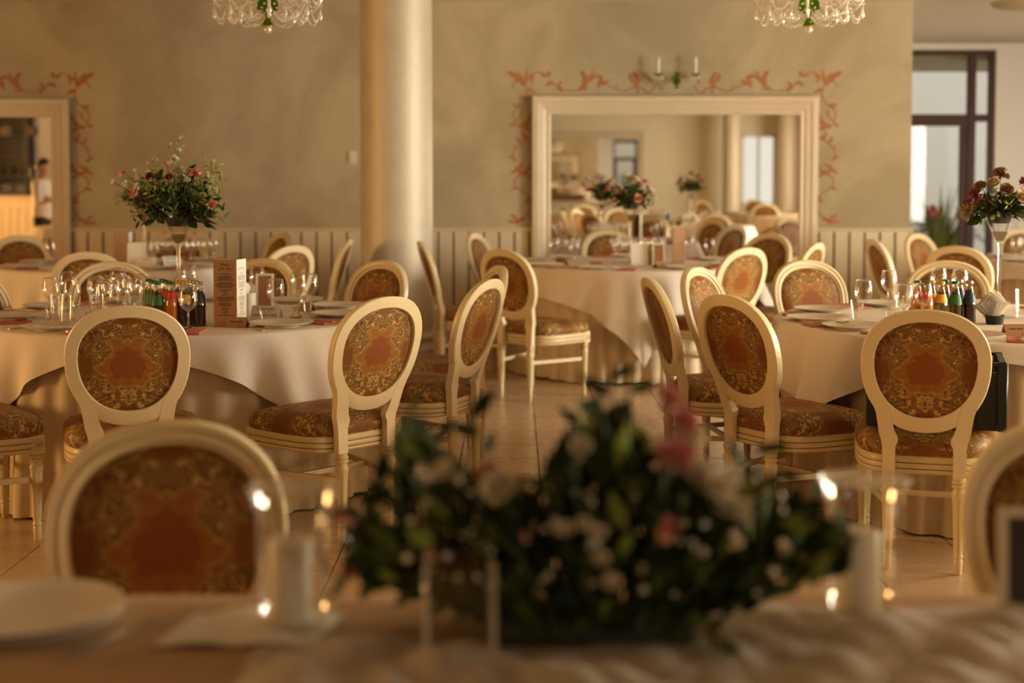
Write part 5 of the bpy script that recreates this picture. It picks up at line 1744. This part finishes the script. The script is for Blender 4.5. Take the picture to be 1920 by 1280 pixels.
def sconce(x, z, label):
    t = thing('wall_sconce', label, 'wall lamp', (x, YF, z))
    MB().lathe([(.001, .012), (.03, .01), (.035, 0)], 20, M=Matrix.Rotation(PI / 2, 4, 'X')).build('back_plate', 'brass', t)
    MB().tube([(0, -.01, 0), (0, -.10, 0)], .006, 8).build('bracket', 'brass', t)
    MB().lathe([(.004, -.085), (.018, -.07), (.012, -.05), (.034, -.02), (.036, .0), (.016, .015), (.022, .035), (.006, .06)], 12, (0, -.10, 0)).build('goblet', 'green_glass_light', t, 30)
    MB().ball((0, -.10, -.095), .012, 10, 6).build('finial_ball', 'crystal', t, 40)
    dm = DROP.mesh('drop', 'crystal', 20)
    for s in (-1, 1):
        pts = catmull([(s * .02, -.10, .0), (s * .07, -.105, -.05), (s * .13, -.11, -.045), (s * .155, -.11, .0), (s * .155, -.11, .02)], 6)
        a = MB().tube([tuple(p) for p in pts], .005, 6).build('arm', 'crystal', t, 60)
        MB().lathe([(.006, .018), (.028, .028), (.042, .045), (.038, .045), (.012, .035)], 16, (s * .155, -.11, 0)).build('drip_pan', 'green_glass_light', a, 40)
        MB().lathe([(.011, .035), (.011, .125), (.001, .126)], 12, (s * .155, -.11, 0)).build('candle_tube', 'bulb_white', a, 40)
        MB().lathe([(.008, .126), (.014, .143), (.011, .165), (.002, .188), (.0005, .19)], 12, (s * .155, -.11, 0)).build('bulb', 'bulb_white', a, 60)
        for q in range(6):
            f = q * PI / 3
            inst(dm, 'drop', t, Matrix.Translation((s * .155 + .037 * math.cos(f), -.11 + .037 * math.sin(f), .005)))
        beads(swag((s * .15, -.11, .03), (0, -.10, -.05), .045, 14), .005).build('bead_swag', 'crystal', t, 60)
        beads(swag((s * .15, -.11, .02), (0, -.10, .03), .04, 14), .005).build('bead_swag', 'crystal', t, 60)
    return t
sconce(1.372, 2.195, 'crystal wall sconce with two white candle tubes above the centre mirror')

# ------------------------------------------------------------------ bar and waitress, seen in the left mirror
bar_ = thing('bar_counter', 'cream panelled bar counter reflected in the left mirror', 'bar counter', (-8.2, 1.0, 0))
MB().box(-1.72, 1.6, -.30, .25, 0, 1.02).build('body', 'plank_paint', bar_, 0)
MB().bevbox(-1.76, 1.66, -.36, .34, 1.06, 1.10, .008).build('worktop', 'bar_dark', bar_)
MB().bevbox(-1.75, 1.63, -.33, .29, 1.0, 1.06, .01).build('cornice', 'mirror_frame_paint', bar_)
for k in range(24):
    MB().bevbox(-1.70 + k * .136, -1.70 + k * .136 + .126, .25, .262, .08, .82 + .05 * math.sin(k * .6), .003).build('front_plank', 'plank_paint', bar_)
TUMB_FAR = TALL
for k in range(14):
    TALL.put((-9.2 + k * .105, 1.05 + .06 * (k % 2), 1.1005), 0, '%s glass from the left in the row on the reflected bar counter' % ORD[k], 'glasses on the bar')
bb_ = thing('back_bar', 'dark back-bar cabinet with shelves reflected in the left mirror', 'cabinet', (-8.95, -.75, 0))
MB().box(-.85, .62, -.22, -.19, 0, 2.5).build('back_panel', 'bar_dark', bb_, 0)
for x in (-.85, .58):
    MB().box(x, x + .04, -.19, .2, 0, 2.5).build('side_panel', 'bar_dark', bb_, 0)
for z in (.5, 1.0, 1.35, 1.7, 2.05, 2.46):
    MB().box(-.81, .58, -.19, .2, z, z + .03).build('shelf', 'bar_dark', bb_, 0)
for k in range(8):
    B_WAT.put((-9.6 + k * .17, -.75, 1.3805), 0, '%s bottle from the left on the reflected back-bar shelf' % ORD[k], 'bottles on the back bar')
slab('wall_bar', 'cream_wall', (-8.30, -7.0, -1.05, -.85, 0, CZ))
for k, x in enumerate((-7.98, -7.58)):
    p = thing('pendant_lamp', ('left', 'right')[k] + ' dark cube pendant lamp over the bar, seen in the left mirror', 'pendant lamp', (x, 1.4, 2.0))
    MB().box(-.075, .075, -.075, .075, 0, .15).build('shade', 'bar_dark', p, 0)
    MB().tube([(0, 0, .15), (0, 0, .85)], .004, 6).build('cord', 'ink', p)

def skin_mesh(name, mat, chain, parent, sub=2):
    """chain: list of (point, radius, parent index)"""
    me = bpy.data.meshes.new(name)
    me.from_pydata([c[0] for c in chain], [(i, c[2]) for i, c in enumerate(chain) if c[2] is not None], [])
    me.materials.append(MATS[mat])
    o = bpy.data.objects.new(name, me)
    COL.objects.link(o)
    o.parent = parent
    m = o.modifiers.new('skin', 'SKIN')
    m.use_smooth_shade = True
    for i, c in enumerate(chain):
        r = c[1]
        me.skin_vertices[0].data[i].radius = r if isinstance(r, tuple) else (r, r)
        me.skin_vertices[0].data[i].use_root = (c[2] is None)
    s = o.modifiers.new('sub', 'SUBSURF')
    s.levels = sub
    s.render_levels = sub
    return o
def make_person():
    t = thing('person', 'person in white blouse and black trousers, ponytail, seen in the left mirror', 'person', (-6.02, 5.70, 0), R(-90))
    # local +Y is where the person faces
    ch = [((0, 0, .90), (.135, .095), None),                     # pelvis 0
          ((0, .0, 1.02), (.118, .085), 0), ((0, .005, 1.16), (.130, .092), 1), ((0, .0, 1.27), (.145, .085), 2), ((0, .0, 1.325), (.075, .06), 3), ((0, .012, 1.375), (.048, .048), 4), ((0, .035, 1.425), (.070, .075), 5), ((0, .035, 1.495), (.094, .100), 6), ((0, .022, 1.560), (.074, .085), 7)]
    def leg_(s, fy):
        i = len(ch)
        ch.extend([((s * .085, 0, .80), (.085, .09), 0), ((s * .09, .01 + fy * .3, .48), (.058, .06), i), ((s * .09, fy, .10), (.038, .042), i + 1), ((s * .09, fy - .01, .05), (.036, .045), i + 2), ((s * .095, fy + .13, .03), (.035, .026), i + 3)])
    leg_(-1, .06)
    leg_(1, -.05)
    hands = []
    def arm_(s, elbow, wrist):
        i = len(ch)
        ch.extend([((s * .17, 0, 1.285), (.055, .055), 3), (elbow, (.042, .042), i), (wrist, (.027, .03), i + 1)])
        w = Vector(wrist)
        d = (w - Vector(elbow)).normalized()
        pc = w + d * .055
        ch.append((tuple(pc), (.030, .020), i + 2))
        side = Vector((1, 0, 0)) - d * d.x
        side.normalize()
        for q, (off, ln) in enumerate(((-.024, .055), (-.008, .066), (.008, .062), (.023, .048))):
            j = len(ch)
            a = pc + d * .02 + side * off
            ch.extend([(tuple(a), .0095, i + 3), (tuple(a + d * ln * .6 + Vector((0, 0, -.006))), .0085, j), (tuple(a + d * ln + Vector((0, 0, -.022))), .0075, j + 1)])
        j = len(ch)
        ch.extend([(tuple(w + d * .025 - side * s * .03), .0105, i + 2), (tuple(w + d * .06 - side * s * .046), .009, j)])
    arm_(-1, (-.215, .03, 1.03), (-.12, .24, 1.10))
    arm_(1, (.215, .03, 1.03), (.12, .26, 1.12))
    body = skin_mesh('body', 'skin', ch, t)
    # face
    MB().add([(-.012, .100, 1.475), (.012, .100, 1.475), (0, .132, 1.470), (0, .108, 1.515)], [(0, 1, 2), (0, 2, 3), (1, 3, 2)]).build('nose', 'skin', t)
    for s in (-1, 1):
        MB().ball((s * .030, .104, 1.508), .010, 8, 6).build('eye', 'ink', t)
        MB().ball((s * .078, .03, 1.495), .02, 8, 6, 1.4).build('ear', 'skin', t)
    MB().ball((0, .098, 1.445), .013, 8, 5, .35).build('mouth', 'rose_burgundy', t)
    # hair with fringe and ponytail
    h = MB()
    rg = []
    for k in range(9):
        e = PI / 2 - k * .21
        rg.append([(.086 * math.cos(a) * math.cos(e), .018 + (.104 if math.sin(a) < 0 else .088) * math.sin(a) * math.cos(e), 1.530 + .082 * math.sin(e) - (.075 * max(0, -math.sin(a)) * k / 8)) for a in [2 * PI * j / 24 for j in range(24)]])
    h.loops(rg, cap1=True)
    h.tube([(0, -.075, 1.53), (0, -.115, 1.50), (0, -.125, 1.40), (0, -.105, 1.28)], [.022, .030, .028, .010], 8)
    h.build('hair', 'hair_black', t, 70)
    skin_mesh('blouse', 'blouse_white', [((0, 0, .80), (.185, .150), None), ((0, 0, .92), (.172, .140), 0), ((0, 0, 1.03), (.158, .125), 1), ((0, .006, 1.16), (.168, .130), 2), ((0, 0, 1.275), (.165, .108), 3), ((0, .004, 1.335), (.064, .060), 4), ((-.175, 0, 1.285), (.070, .070), 4), ((-.212, .02, 1.08), (.064, .064), 6), ((-.196, .065, 1.045), (.058, .058), 7), ((.175, 0, 1.285), (.070, .070), 4), ((.212, .02, 1.08), (.064, .064), 9), ((.196, .065, 1.045), (.058, .058), 10)], t)
    skin_mesh('trousers', 'trouser_black', [((0, 0, .95), (.140, .102), None), ((0, 0, .88), (.142, .104), 0), ((-.086, 0, .78), (.094, .098), 1), ((-.09, .03, .48), (.072, .072), 2), ((-.09, .055, .10), (.058, .06), 3), ((.086, 0, .78), (.094, .098), 1), ((.09, -.005, .48), (.072, .072), 5), ((.09, -.05, .10), (.058, .06), 6)], t)
    for s, fy in ((-1, .06), (1, -.05)):
        MB().loops([[(s * .092 + q * w * math.cos(a), fy + .03 + .13 * q * math.sin(a), z) for a in [2 * PI * j / 20 for j in range(20)]] for z, q, w in ((0, 1, .042), (.03, 1.02, .043), (.055, .8, .042), (.065, .4, .04))], cap0=True, cap1=True).build('shoe', 'trouser_black', t)
make_person()
